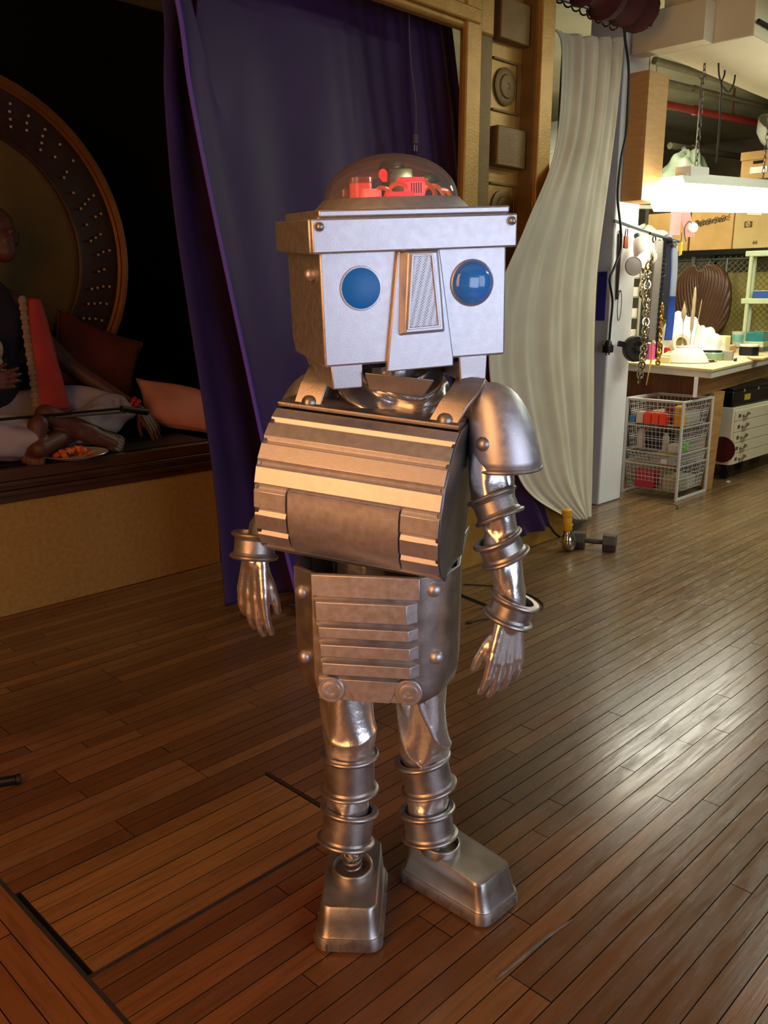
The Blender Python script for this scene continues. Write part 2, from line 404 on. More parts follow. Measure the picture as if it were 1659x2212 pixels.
# ceiling pipes
PIPEG = pm('grey_painted_pipe', '57503c', '665e48', 8, .6); PIPER = pm('red_painted_pipe', '8e2a1e', '7b2419', 8, .5)
def pipe(name, label, p0, p1, r, mat, cl=3):
    t = thing(name, label, 'pipe', p0); p0 = Vector(p0); d = Vector(p1)-p0
    MB().cyl((0,0,0), d, r, n=12).build('pipe_run', mat, t)
    for i in range(cl):
        q = d*(.15+.7*i/max(1,cl-1)); MB().cyl(q-d.normalized()*.03, q+d.normalized()*.03, r*1.35, n=12).build('coupling', mat, t)
    for f in (.3, .8):
        q = d*f; MB().bar(q, q+Vector((0,0,3.6-(p0+q).z)), .012).build('hanger', mat, t)
pipe('sprinkler_pipe', 'red sprinkler pipe running under the workshop ceiling', (8.0, 4.26, 3.3), (11.9, 3.55, 3.3), .035, PIPER)
pipe('ceiling_pipe', 'upper dark grey pipe slung just below the workshop ceiling', (7.0, 3.78, 3.4), (11.9, 3.2, 3.4), .03, PIPEG)
pipe('ceiling_pipe', 'dark grey pipe between the upper pipe and the red pipe', (7.6, 4.1, 3.42), (11.8, 3.5, 3.42), .02, PIPEG)
pipe('ceiling_pipe', 'lowest dark pipe far back below the red pipe', (9.2, 4.72, 3.12), (11.9, 4.2, 3.12), .035, PIPEG)

# ------------------------------------------------------------------ the costumed performer
# everything below is laid out in the photographer's right / forward / up axes and moved under one root
RY = 1.93
root = thing('person', 'person in a silver robot costume with square head, slatted barrel chest and big boots', 'person', W(0, RY, 0), math.radians(-45.6))
R0 = Matrix.Translation((0, -RY, 0))
def fr(o, yaw, tilt, roll):
    return R0 @ Matrix.Translation(o) @ Matrix.Rotation(math.radians(yaw),4,'Z') @ Matrix.Rotation(math.radians(tilt),4,'X') @ Matrix.Rotation(math.radians(roll),4,'Y')
def rl(p): return Vector(p) - Vector((0, RY, 0))
def rrect(hx, hy, r, n=5, cx=0, cy=0):
    P = []
    for k, (sx, sy) in enumerate(((1,1),(-1,1),(-1,-1),(1,-1))):
        for i in range(n+1):
            a = PI/2*k + PI/2*i/n
            P.append((cx+sx*(hx-r)+r*math.cos(a), cy+sy*(hy-r)+r*math.sin(a)))
    return P
def rivet(mb, p, r, n=(0,-1,0)):
    n = Vector(n).normalized(); p = Vector(p); T = Matrix.Translation(p) @ n.to_track_quat('Z','Y').to_matrix().to_4x4()
    mb.lathe([(r*1.0,-.002),(r*1.0,r*.12),(r*.92,r*.4),(r*.7,r*.68),(r*.4,r*.85),(r*.03,r*.9)], 20, T)

# --- body: one continuous skin in silver fabric, arms hanging, hands open
LS, LE, LW = (.245,1.88,1.25), (0.2577, 1.822, 1.017), (0.2789, 1.797, 0.8028)          # arm on the right of the picture
RS, RE, RW = (-.215,2.06,1.23), (-.265,2.10,1.03), (-0.3027, 1.93, 0.9095)             # arm half hidden behind the chest
mb = MB()
capsule(mb, (-.02,1.97,.66), (-.03,2.00,.95), .10, .085); capsule(mb, (-.03,2.00,.95), (-.01,2.01,1.18), .085, .085)
capsule(mb, (-.14,2.04,1.22), (.14,1.97,1.22), .06); capsule(mb, (-.14,2.04,1.22), RS, .055, .045); capsule(mb, (.14,1.97,1.22), LS, .055, .045)
capsule(mb, (.0,2.0,1.24), (.02,1.97,1.36), .055, .052)
capsule(mb, (.03,1.96,1.44), (.03,1.97,1.50), .075, .082); capsule(mb, (.035,1.90,1.41), (.035,1.91,1.46), .05, .06)   # head, inside the mask
capsule(mb, (.04,1.85,1.455), (.043,1.83,1.435), .010, .013)                                                        # nose
for sx in (-.045, .11): capsule(mb, (sx,1.97,1.44), (sx,1.97,1.48), .016)                                             # ears
for sx in (.008, .066): capsule(mb, (sx,1.862,1.475), (sx,1.858,1.475), .013)                                          # eyes
capsule(mb, (.018,1.855,1.405), (.056,1.853,1.405), .009)                                                            # mouth
for S, E_, W_ in ((LS, LE, LW), (RS, RE, RW)):
    capsule(mb, S, E_, .040, .032); capsule(mb, E_, W_, .032, .026)
LEGS = (((-.095,1.97,.66), (-0.08457, 1.932, 0.4224), (-0.09004, 1.92, 0.2867), (-0.09259, 1.9, 0.183), (-0.07338, 1.875, 0.1518)), ((.085,1.99,.66), (0.1034, 1.982, 0.3814), (0.1114, 1.97, 0.2577), (0.1167, 1.956, 0.1592), (0.1296, 1.945, 0.1342)))
for P_ in LEGS:
    for a_, b_, r0, r1 in zip(P_, P_[1:], (.080,.046,.042,.034), (.046,.042,.034,.016)): capsule(mb, a_, b_, r0, r1)
hand(mb, LW, (-.10,-.06,-1), (-1,-.35,-.05), (.25,-1,0), .180, curl=.22, spread=.06, thumb_open=.62)
hand(mb, RW, (-.06,-.05,-1), (.95,-.6,0), (-.5,-.9,0), .185, curl=.20, spread=.07, thumb_open=.50)
mb.M = R0; 
for v in mb.bm.verts: v.co = R0 @ v.co
body = fuse(mb, 'body', LAME, root, voxel=.0042, smooth=3)

# --- fabric with folds
def sleeve(name, pts, radii, nu=56, nv=60, amp=.006, twist=3.0, freq=9, mat=LAME, seed=1, tuck=0):
    rr = random.Random(seed); P = spline(pts, nv+1); ph = [rr.random()*6.28 for _ in range(6)]
    rings = []; up = None
    for j, p in enumerate(P):
        t = j/nv; d = (P[min(j+1,nv)]-P[max(j-1,0)]).normalized()
        if up is None: up = d.orthogonal().normalized()
        up = (up-d*up.dot(d)).normalized(); sd = d.cross(up)
        k = t*(len(radii)-1); i0 = min(int(k), len(radii)-2); r = lerp(radii[i0], radii[i0+1], k-i0)
        ring = []
        for i in range(nu):
            a = 2*PI*i/nu
            k1 = round(twist)
            f = math.sin(k1*a + freq*t*.9 + ph[0] + 1.1*math.sin(a+ph[1])) * .5 + math.sin((k1+1)*a - freq*1.1*t + ph[2] + math.sin(2*a+ph[3]))*.4
            f += .9*(1-abs(math.sin(freq*.8*t + 1.5*math.sin(a+ph[4]) + a + ph[5])))**3
            e = r + amp*f*(.35 + .65*math.sin(PI*min(1, t*1.1))**.5 if tuck == 0 else 1)
            ring.append(p + e*(math.cos(a)*up + math.sin(a)*sd))
        rings.append(ring)
    m = MB(R0); m.loft(rings, cap=False); o = m.build(name, mat, root, ang=180, solid=.002)
    return o
sleeve('sleeve', [LS, (0.2298, 1.845, 1.126), (0.2443, 1.825, 1.066), LE, (0.2593, 1.815, 0.9713), (0.2744, 1.805, 0.9051), (0.2832, 1.8, 0.8399), LW], [.044,.043,.040,.036,.036,.034,.031,.029], amp=.004, freq=16, seed=2)
sleeve('sleeve', [RS, lerp(Vector(RS),Vector(RE),.5), RE, lerp(Vector(RE),Vector(RW),.5), RW], [.047,.046,.041,.037,.030], amp=.0045, freq=16, seed=3)
for k, (H_, K_, M_, N_, A_) in enumerate(LEGS):
    K_ = Vector(K_); H_ = Vector(H_); M_ = Vector(M_); N_ = Vector(N_); top = lerp(H_, K_, .25)
    sleeve('trouser_leg', [top, lerp(top, K_, .5), lerp(top, K_, .85), K_ + Vector((0,0,-.004)), lerp(K_, M_, .30)], [.063,.062,.061,.058,.047], nv=90, nu=90, amp=.0065, twist=3, freq=5.5, seed=5+k)
    sleeve('trouser_leg', [lerp(K_, M_, .30), lerp(K_, M_, .75), lerp(M_, N_, .15), lerp(M_, N_, .8)], [.048,.050,.050,.044], nv=40, amp=.004, twist=3, freq=8, seed=15+k)

# --- drum cuffs on arms and legs
def drum(p_bot, p_top, r, rf, lean=(0,0), name='drum_cuff'):
    b, t = rl(p_bot), rl(p_top); d = t-b; L = d.length
    q = d.to_track_quat('Z','Y').to_matrix().to_4x4()
    T = Matrix.Translation((b+t)/2) @ Matrix.Rotation(math.radians(lean[0]),4,'Y') @ Matrix.Rotation(math.radians(lean[1]),4,'X') @ q
    h = L/2; e = .0045
    prof = [(r-.005,-h),(rf-e,-h-e*.2),(rf-e*.3,-h+e*.3),(rf,-h+e),(rf-e*.3,-h+e*1.7),(rf-e,-h+e*2.1),(r+.003,-h+e*2.4),(r,-h+e*3.6),
            (r,h-e*3.6),(r+.003,h-e*2.4),(rf-e,h-e*2.1),(rf-e*.3,h-e*1.7),(rf,h-e),(rf-e*.3,h-e*.3),(rf-e,h+e*.2),(r-.005,h)]
    m = MB(T); R = [[(a*math.cos(2*PI*k/48), a*math.sin(2*PI*k/48), z) for k in range(48)] for a, z in prof]; R.append(R[0])
    m.loft(R, cap=False); return m.build(name, SILVER_D, root, ang=24)
drum((-0.08653, 1.925, 0.3096), (-0.08574, 1.93, 0.4121), .0625, .0745, (0,0)); drum((-0.09378, 1.9, 0.1804), (-0.08888, 1.915, 0.2664), .0625, .0745, (4,0))
drum((0.1102, 1.975, 0.284), (0.1046, 1.98, 0.3708), .0625, .0745, (-9,0)); drum((0.1155, 1.955, 0.1571), (0.1138, 1.965, 0.2342), .0625, .0745, (-6,0))
drum((0.2507, 1.82, 1.037), (0.2381, 1.83, 1.092), .0475, .0575, (-9,-6)); drum((0.2645, 1.81, 0.9473), (0.2512, 1.815, 0.9998), .0475, .0575, (-10,4))
drum((0.2773, 1.795, 0.8101), (0.2874, 1.8, 0.8637), .0475, .0590, (8,6))
drum((-0.2978, 1.935, 0.9137), (-0.3099, 1.95, 0.9717), .0475, .0575, (16,6))

# --- boots
def boot(toe, yaw, ring_back, length=.292, name='boot', dx=0):
    T = R0 @ Matrix.Translation(toe) @ Matrix.Rotation(math.radians(yaw),4,'Z')          # toe points to -y, heel at +y
    hw = .081; cy = length/2
    def ringz(hx, hy, r, z0, z1):                                                        # tilted ring: z0 at toe, z1 at heel
        return [(x, y+cy, lerp(z0, z1, (y+hy)/(2*hy))) for x, y in rrect(hx, hy, r, 6)]
    b = MB(T); hl = length/2
    b.loft([ringz(hw-.004, hl-.004, .030, .034, .036), ringz(hw-.008, hl-.008, .028, .040, .043), ringz(hw-.012, hl-.018, .026, .072, .092), ringz(hw-.0145, hl-.025, .024, .100, .126), ringz(hw-.0175, hl-.029, .022, .1045, .1315), ringz(hw-.022, hl-.033, .02, .1040, .131)])
    bt = b.build(name, SILVER_B, root, ang=30)
    s = MB(T); s.loft([ringz(hw-.006, hl-.006, .03, .001, .001), ringz(hw+.0015, hl+.0015, .034, .006, .006), ringz(hw+.001, hl+.001, .034, .026, .027), ringz(hw-.003, hl-.003, .031, .036, .038), ringz(hw-.02, hl-.02, .02, .037, .039)])
    s.build('sole', SILVER_D, bt, ang=30)
    seams = MB(T)
    for i in range(7):
        y = .03 + i*(length-.06)/6
        for sx in (-1, 1): seams.box((sx*(hw+.0012), y, .0165), (.0024, .003, .021))
    for i in range(4): seams.box((-.05+.033*i, -.0016, .0165), (.003, .0024, .021))
    seams.build('sole_seam', SILVER_D, bt)['kind'] = 'stuff'
    zr = lerp(.104, .131, ring_back/length); sl = math.atan2(.027, length)
    Tc = T @ Matrix.Translation((dx, ring_back, zr-.004)) @ Matrix.Rotation(sl, 4, 'X')
    c = MB(Tc); pr = [(.052,-.004),(.052,.020),(.0505,.023),(.047,.024),(.0445,.021),(.0445,-.004)]
    R = [[(a*math.cos(2*PI*k/40), a*math.sin(2*PI*k/40), z) for k in range(40)] for a, z in pr]; R.append(R[0]); c.loft(R, cap=False)
    c.build('ankle_collar', SILVER_B, bt, ang=50)
    MB(Tc).lathe([(.0445,.002),(.0445,.003)], 32).build('collar_lining', DARK, bt)
    h = MB(Tc @ Matrix.Translation((0,.002,.006)))
    h.tube([(.021*math.cos(a*.42), .021*math.sin(a*.42), .0011*a) for a in range(0, 66)], .0032, 8); h.build('ankle_spring', SILVER_D, bt)
    return bt
boot((-.086, 1.722, 0), -3, .150)
boot((.300, 1.852, 0), 47, .188, dx=-.024)

# --- robot head
HM = fr((.072, 1.83, 1.51), 17, 3.7, -2.9)
side = [(0,.165),(.33,.165),(.33,-.105),(.30,-.137),(0,-.133)]
hd = MB(HM).prism(side, -.2065, .1965).build('robot_mask', SILVER, root, bevel=.005)
m = MB(HM); m.box((-.007,-.011,.124),(.434,.022,.066)); m.box((-.2175,.17,.124),(.021,.36,.066)); m.box((.2025,.17,.124),(.021,.36,.066)); m.box((-.007,.345,.124),(.434,.022,.066))
m.build('brow_band', SILVER, hd, bevel=.004)
MB(HM).box((-.004,.163,.1655),(.404,.346,.015)).build('lid', SILVER, hd, bevel=.004)
MB(HM).prism([(-.047,.092),(.043,.092),(.072,-.128),(.072,-.1475),(-.0775,-.150)], -.012, .004, 'y').build('muzzle_plate', SILVER, hd, bevel=.003)
m = MB(HM); m.loft([[(-.045,-.010,.0905),(.040,-.010,.0905),(.053,-.010,-.075),(-.050,-.010,-.077)], [(-.031,-.034,.089),(.030,-.034,.089),(.043,-.034,-.069),(-.043,-.034,-.071)]])
ns = m.build('nose', SILVER, hd, bevel=.0035)
def fret(P, y0, y1):                                                                    # raised rim round the grille
    return P
m = MB(HM); q = [(-.026,.084),(.0185,.084),(.0335,-.061),(-.039,-.063)]; q2 = [(-.0215,.0805),(.0145,.0805),(.0285,-.0565),(-.034,-.0585)]
R = [[(x,-.034,z) for x,z in q],[(x,-.039,z) for x,z in q],[(x,-.039,z) for x,z in q2],[(x,-.033,z) for x,z in q2]]; m.loft(R, cap=False); m.build('grille_frame', SILVER, ns, bevel=.001)
def grille_mat():
    g = bpy.data.materials.new('perforated_metal'); g.use_nodes = True; N = g.node_tree.nodes; L = g.node_tree.links; b = N['Principled BSDF']
    tc = N.new('ShaderNodeTexCoord'); mp = N.new('ShaderNodeMapping'); mp.inputs['Scale'].default_value = (260,260,260); mp.inputs['Rotation'].default_value = (0, .78, 0); L.new(tc.outputs['Object'], mp.inputs['Vector'])
    v = N.new('ShaderNodeTexVoronoi'); v.feature = 'F1'; v.inputs['Randomness'].default_value = .12; v.inputs['Scale'].default_value = 1; L.new(mp.outputs['Vector'], v.inputs['Vector'])
    r = N.new('ShaderNodeValToRGB'); r.color_ramp.elements[0].position = .28; r.color_ramp.elements[0].color = lin('6c6a70'); r.color_ramp.elements[1].position = .42; r.color_ramp.elements[1].color = lin('b9b6b8')
    L.new(v.outputs['Distance'], r.inputs['Fac']); L.new(r.outputs['Color'], b.inputs['Base Color']); b.inputs['Metallic'].default_value = .8; b.inputs['Roughness'].default_value = .45
    return g
MB(HM).loft([[(x,-.0345,z) for x,z in q2],[(x,-.0355,z) for x,z in q2]]).build('grille', grille_mat(), ns)
for (ex, ez, rr, glass) in ((-.1235,.0215,.0415,0), (.118,.0215,.0435,1)):
    T = HM @ Matrix.Translation((ex, 0, ez)) @ Matrix.Rotation(PI/2, 4, 'X')
    m = MB(T); w_ = .005 if glass else .003
    pr = [(rr-.001,-.002),(rr+w_,-.002),(rr+w_*.9,.003 if glass else .0015),(rr+w_*.3,.005 if glass else .002),(rr-.001,.002)]
    Rg = [[(a*math.cos(2*PI*k/48), a*math.sin(2*PI*k/48), z) for k in range(48)] for a, z in pr]; Rg.append(Rg[0]); m.loft(Rg, cap=False)
    ey = m.build('eye', SILVER, hd)
    if glass:
        MB(T).lathe([(rr*math.cos(a*PI/20)+.0001, .021*math.sin(a*PI/20)) for a in range(0,11)], 48, cap=True).build('eye_lens', BLUEGLOSS, ey)
    else: MB(T).lathe([(rr,-.001),(rr,.0012),(rr*.98,.0016)], 48).build('eye_lens', BLUELENS, ey)
for p in ((-.208,-.021,.1415),(.1965,-.021,.1425)):
    m = MB(HM); m.cyl((p[0],p[1]+.002,p[2]), (p[0],p[1]-.003,p[2]), .0105, n=20); m.ball((p[0],p[1]-.005,p[2]), .0085); m.build('rivet', SILVER_D, hd)
for sx in (-.2065, .1965):
    m = MB(HM); m.ball((sx+(-.008 if sx < 0 else .008), .055, .050), .0135); m.cyl((sx,.055,.05),(sx+(-.006 if sx<0 else .006),.055,.05),.009); m.build('ear_stud', SILVER, hd)
for x0, x1, zb, dep in ((-.194,-.1245,-.1805,.19), (.0895,.156,-.1845,.16)):
    MB(HM).loft([[(x0,.002,-.125),(x1,.002,-.125),(x1,.30,-.125),(x0,.30,-.125)], [(x0+.004,.004,zb),(x1-.002,.004,zb),(x1-.002,dep,zb+.004),(x0+.004,dep,zb+.004)]]).build('jaw_block', SILVER, hd, bevel=.003)
MB(HM).box((-.02,.10,-.128),(.24,.17,.03)).build('mask_lining', DARK, hd)
# dome on the lid, with a lit mechanism inside
DM = HM @ Matrix.Translation((-.003, .165, .1725))
DI = DM @ Matrix.Translation((0,-.01,-.006)) @ Matrix.Diagonal((1.12,1.12,1.12,1))
m = MB(DM); m.lathe([(.170,0),(.169,.003),(.151,.019),(.149,.022),(.146,.0235),(.141,.023),(.140,.010),(.02,.009)], 64); m.build('dome_ring', SILVER, hd, ang=30)
GL = bpy.data.materials.new('clear_plastic'); GL.use_nodes = True
nt = GL.node_tree; nt.nodes.remove(nt.nodes['Principled BSDF']); mx = nt.nodes.new('ShaderNodeMixShader'); tr = nt.nodes.new('ShaderNodeBsdfTransparent'); gs = nt.nodes.new('ShaderNodeBsdfGlossy'); lw = nt.nodes.new('ShaderNodeFresnel'); df = nt.nodes.new('ShaderNodeBsdfDiffuse'); m2 = nt.nodes.new('ShaderNodeMixShader')
lw.inputs['IOR'].default_value = 1.45; gs.inputs['Roughness'].default_value = .08; tr.inputs['Color'].default_value = (.96,.94,.95,1); df.inputs['Color'].default_value = (.5,.44,.46,1)
nt.links.new(lw.outputs[0], mx.inputs[0]); nt.links.new(tr.outputs[0], mx.inputs[1]); nt.links.new(gs.outputs[0], mx.inputs[2]); m2.inputs[0].default_value = .14
nt.links.new(mx.outputs[0], m2.inputs[1]); nt.links.new(df.outputs[0], m2.inputs[2]); nt.links.new(m2.outputs[0], nt.nodes['Material Output'].inputs['Surface'])
HAZE = GL
m = MB(DM); m.lathe([(.1445*math.cos(a*PI/32)+.0002, .022+.093*math.sin(a*PI/32)) for a in range(0,17)], 64, cap=False); dome = m.build('dome', GL, hd, ang=180)
REDL = pm('lit_red_plastic', 'c01818', None, rough=.4, emit='ff2626', estr=1.6)
PINKL = pm('lit_pink_plastic', 'ff5a5a', None, rough=.4, emit='ff4a4a', estr=1.3)
ORNG = pm('orange_tubing', 'd87a1e', None, rough=.35, coat=.3)
GREENB = pm('dark_green_plastic', '0e2417', '1c3a22', 30, .5)
CLEARB = pm('clear_ridged_plastic', 'b08a86', None, rough=.2, trans=.6)
m = MB(DI); m.box((.004,-.02,.055),(.050,.05,.05)); m.cyl((-.006,-.02,.078),(-.006,-.02,.092),.026,.020,n=16); m.build('mechanism_tower', GREENB, dome, bevel=.004)
m = MB(DI); m.ball((-.028,-.034,.068),.008,(1,1,1.25)); m.cyl((-.028,-.034,.060),(-.012,-.026,.06),.005); m.build('red_lamp', REDL, dome)
lt = MB(DI).box((.020,-.075,.040),(.034,.03,.026)).build('lit_block', PINKL, dome, bevel=.005)
m = MB(DI)
for i in range(5): m.box((.009+.0045*i,-.0908,.041),(.0014,.0016,.018))
m.build('block_slot', DARK, dome)
MB(DI).box((.014,-.07,.056),(.045,.032,.008)).build('lit_cap', REDL, dome, bevel=.002)
MB(DI).box((-.012,-.08,.027),(.046,.03,.016)).build('lit_base', REDL, dome, bevel=.002)
m = MB(DI); m.cyl((-.078,-.055,.012),(-.078,-.055,.062),.021,n=20); m.build('clear_canister', CLEARB, dome)
m = MB(DI); m.cyl((-.078,-.055,.02),(-.078,-.055,.052),.014,n=16); m.box((-.062,-.075,.028),(.03,.02,.026)); m.build('lit_canister_core', PINKL, dome, bevel=.002)
for (x, y, rr, a0) in ((-.012,-.085,.024,0), (.036,-.075,.027,.2), (.064,-.06,.021,.1), (.090,-.04,.016,0), (-.040,-.09,.018,.6)):
    MB(DI).tube([(x+rr*math.cos(a0+t*PI/12), y+.0012*t, .020+rr*1.25*math.sin(a0*.4+t*PI/12)) for t in range(-1,13)], .0042, 8).build('orange_tube', ORNG, dome)
m = MB(DI); m.ball((.070,-.02,.058),.018,(1,1,.7)); m.box((.088,-.02,.040),(.026,.03,.03)); m.build('mechanism_block', GREENB, dome, bevel=.004)
m = MB(DI); m.lathe([(.012,0),(.012,.012),(.006,.018),(.006,.030),(.001,.034)], 12, Matrix.Translation((-.105,-.045,.012))); m.build('clear_knob', CLEARB, dome)

dl = bpy.data.lights.new('dome_lamp', 'POINT'); dl.energy = .55; dl.color = (1.0, .62, .42); dl.shadow_soft_size = .012  # added fill light brightening the tower and tubes; the dome has no such bulb
dlo = bpy.data.objects.new('dome_lamp', dl); C.objects.link(dlo); dlo.parent = dome; dlo.location = DI @ Vector((.018,-.05,.060))
# --- chest barrel
TM = fr((-.082, 1.76, 1.084), -18, -2, 5)
PF = [(.100,.176),(.062,.148),(.030,.108),(.006,.060),(0,.006),(.009,-.050),(.030,-.102),(.064,-.142),(.112,-.166)]
def off(poly, d):
    out = []
    for i, p in enumerate(poly):
        a = Vector(poly[max(i-1,0)]); b = Vector(poly[min(i+1,len(poly)-1)]); t = (b-a).normalized(); out.append((p[0]-t.y*d*-1*-1, p[1]+t.x*d))
    return out
def inset(d):
    o = []
    for i, p in enumerate(PF):
        a = Vector(PF[max(i-1,0)]); b = Vector(PF[min(i+1,len(PF)-1)]); t = (b-a).normalized(); n = Vector((t.y,-t.x)); n = n if n.x > 0 else -n
        if i == len(PF)-1: n = Vector((.2,.98))
        o.append((p[0]+n.x*d, p[1]+n.y*d))
    return o
core_f = inset(.0115)
core = MB(TM).prism(core_f + [(.21,-.172),(.262,-.16),(.268,0),(.262,.15),(.20,.184)], -.205, .199).build('chest_barrel', SILVER_D, root, bevel=.002)
def slat(i, x0, x1, name='slat', th=.010, g=.0008):
    a = Vector(PF[i]); b = Vector(PF[i+1]); t = (b-a).normalized(); n = Vector((t.y, -t.x))            # outward = towards -y
    if n.x > 0 and i < 7: n = -n
    if i == 7: n = Vector((t.y,-t.x)); n = n if n.y < 0 else -n
    c = .0085; a2 = a+t*(g+c); b2 = b-t*(g+c)
    P = [a2, b2, b-t*g-n*c, b-t*g-n*(c+.006), a+t*g-n*(c+.006), a+t*g-n*c]
    MB(TM).prism([tuple(p) for p in P], x0, x1).build(name, SILVER, core, bevel=.0008)
for i in range(4): slat(i, -.214, .205)
for i in (4, 5, 6):
    slat(i, -.214, -.139); slat(i, .122, .205)
slat(7, -.214, .205)
pp = [Vector((*p, 0)) for p in PF[4:8]]; cv = spline(pp, 13)
oo = [(p.x, p.y) for p in cv[0:13]]; ii = [(p.x+.010, p.y*.93) for p in cv]
m = MB(TM); m.prism([(oo[0][0], oo[0][1]-.003)] + oo[1:] + ii[::-1], -.1335, .1185); m.build('smooth_panel', SILVER, core, ang=60)
m = MB(TM); m.prism([(.098,.174),(.096,.182),(.105,.187),(.20,.196),(.20,.184)], -.2125, .203); m.build('top_rim', SILVER_D, core, bevel=.002)
m = MB(TM); m.tube([(-.2125,.099,.181),(.203,.099,.181)], .004, 8); m.build('rim_bead', SILVER_D, core)
for sx, s2 in ((-.205,-.2155), (.199,.2095)):
    P = [(p[0]+.004, p[1]*.99) for p in PF] + [(.21,-.178),(.266,-.165),(.272,0),(.266,.155),(.20,.19)]
    MB(TM).prism(P, sx, s2).build('end_cap', pm('grey_silver_paint', '6f7072', '85868a', 12, .42, .9, .1, 150), core, bevel=.0025)
MB(TM).prism([(.262,.17),(.33,.14),(.362,.0),(.345,-.12),(.30,-.20),(.262,-.165)], -.19, .185).build('back_shell', pm('grey_silver_paint', ''), core, bevel=.012)
MB(TM).loft([[(.10,.24,-.14),(.207,.24,-.10),(.207,.33,-.08),(.10,.33,-.14)],[(.10,.25,-.26),(.190,.25,-.235),(.190,.33,-.23),(.10,.33,-.26)]]).build('hip_flap', SILVER, core, bevel=.004)
# shoulder straps with a rivet at the front of each
for sx, lean in ((-.150,.02), (.163,.05)):
    arc = [(.118,.182),(.128,.225),(.150,.258),(.19,.275),(.235,.262),(.262,.20)]
    A = [(sx-.032+lean*t*.5, y, z) for t, (y, z) in enumerate(arc)]; rings = []
    for k, (y, z) in enumerate(arc):
        c = sx + lean*min(k,2)*.35; y2, z2 = arc[min(k+1,5)]; y1, z1 = arc[max(k-1,0)]; n = Vector((0, -(z2-z1), (y2-y1))).normalized()*.006
        rings.append([Vector((c-.032,y,z))-n, Vector((c+.032,y,z))-n, Vector((c+.032,y,z))+n, Vector((c-.032,y,z))+n])
    MB(TM).loft(rings).build('shoulder_strap', SILVER_D, root, bevel=.002)
    m = MB(TM); rivet(m, (sx+.004, .118, .189), .018, (0,-.15,1)); m.build('rivet', SILVER_D, core)
# --- shoulder domes
def shoulder(T, flip=1, name='shoulder_dome'):
    m = MB(T); rings = []
    for i in range(13):
        t = i/12; rr = .0765*max(math.cos(t*PI/2),0)**.62 + .0008; cx = lerp(0, -.046, t**1.3)*flip
        rings.append([(cx+rr*math.cos(2*PI*k/40)*1.0, rr*.95*math.sin(2*PI*k/40), .186*math.sin(t*PI/2)**1.05) for k in range(40)])
    m.loft(rings, cap=False); o = m.build(name, SILVER, root, solid=.004, ang=180)
    MB(T).torus((0,0,.001), .0775, .0042, n=48).build('dome_rim', SILVER_D, o)
    mm = MB(T); a = -1.98 if flip > 0 else -1.2; rivet(mm, (.070*math.cos(a)-.012*flip,.066*math.sin(a),.062), .0165, (math.cos(a),math.sin(a),.25)); mm.build('rivet', SILVER_D, o)
    sm = MB(T)
    sm.tube([(lerp(0,-.046,(i/12)**1.3)*flip + (.0775*max(math.cos(i/12*PI/2),0)**.62)*math.cos(-.75), (.0775*.95*max(math.cos(i/12*PI/2),0)**.62)*math.sin(-.75), .186*math.sin(i/12*PI/2)**1.05) for i in range(0,12)], .0010, 6); sm.build('seam', SILVER_D, o)
sd = R0 @ Matrix.Translation((.2685, 1.865, 1.143)) @ Matrix.Rotation(math.radians(-14),4,'Z') @ Matrix.Rotation(math.radians(-2),4,'Y'); shoulder(sd)
lc = TM.inverted() @ sd.translation; sl_ = TM @ Vector((-lc.x+.075, lc.y+.05, lc.z-.03)); 
shoulder(Matrix.Translation(sl_) @ Matrix.Rotation(math.radians(-18),4,'Z') @ Matrix.Rotation(math.radians(8),4,'Y'), -1)

# --- neck: draped silver cowl, collar plate
NM = fr((.03, 1.985, 1.255), -10, 4, 0)
def cowl(u, v):
    a = 2*PI*u; r = lerp(.080, .150, v**.8)*(1 if math.sin(a) > 0 else 1-.12*v); z = lerp(.105, .0, v**1.4)
    fr_ = max(0, -math.sin(a))                                                            # front sag
    r2 = r + .012*math.sin(3*a+7*v)*math.sin(PI*v) + .018*math.sin(13*v+2.2*math.sin(a*2))*math.sin(PI*v)*(.4+fr_)
    return (r2*math.cos(a)*.98, r2*math.sin(a)*.82, z - .05*fr_*v*(1-v)*2 - .028*fr_ + .007*math.sin(5*a-9*v)*v)
m = MB(NM); m.grid(cowl, 96, 36); m.build('cowl', LAME, root, ang=180, solid=.002)
q = [(-0.03968, 1.79, 1.356), (0.104, 1.79, 1.341), (0.08293, 1.825, 1.302), (-0.03183, 1.825, 1.318)]
m = MB(R0); m.loft([[Vector(p) for p in q], [Vector(p)+Vector((0,.012,0)) for p in q]]); m.build('collar_plate', SILVER_D, root, bevel=.002)

# --- belly box
BM = fr((-.041, 1.80, .765), -8, 2, 0)
def outline(s=1.0, inset=0):
    P = [(-.121,0),(.123,0),(.178,.034),(.203,.10),(.203,.20),(.16,.25),(-.13,.25),(-.172,.20),(-.172,.045)]
    cx = .012; o = []
    for x, y in P:
        d = x-cx; o.append((cx + (d*s if abs(d) > .12 else d) - (inset if d > 0 else -inset), y + (inset if y < .1 else -inset)))
    return o
levels = [(.150,1.0),(-.105,.99),(-.128,.96),(-.145,.90),(-.156,.80)]
out = [[(x,y,z) for x,y in outline(s)] for z, s in levels]; inn = [[(x,y,z) for x,y in outline(s,.009)] for z, s in ((.150,1.0),(-.10,.98))]
m = MB(BM); m.loft(out, cap=False); m.loft([out[0], inn[0], inn[1]], cap=False)
m.poly(out[-1], [tuple(range(9))]); m.poly(inn[1], [tuple(range(9))])
belly = m.build('belly_box', SILVER_D, root, bevel=.004)
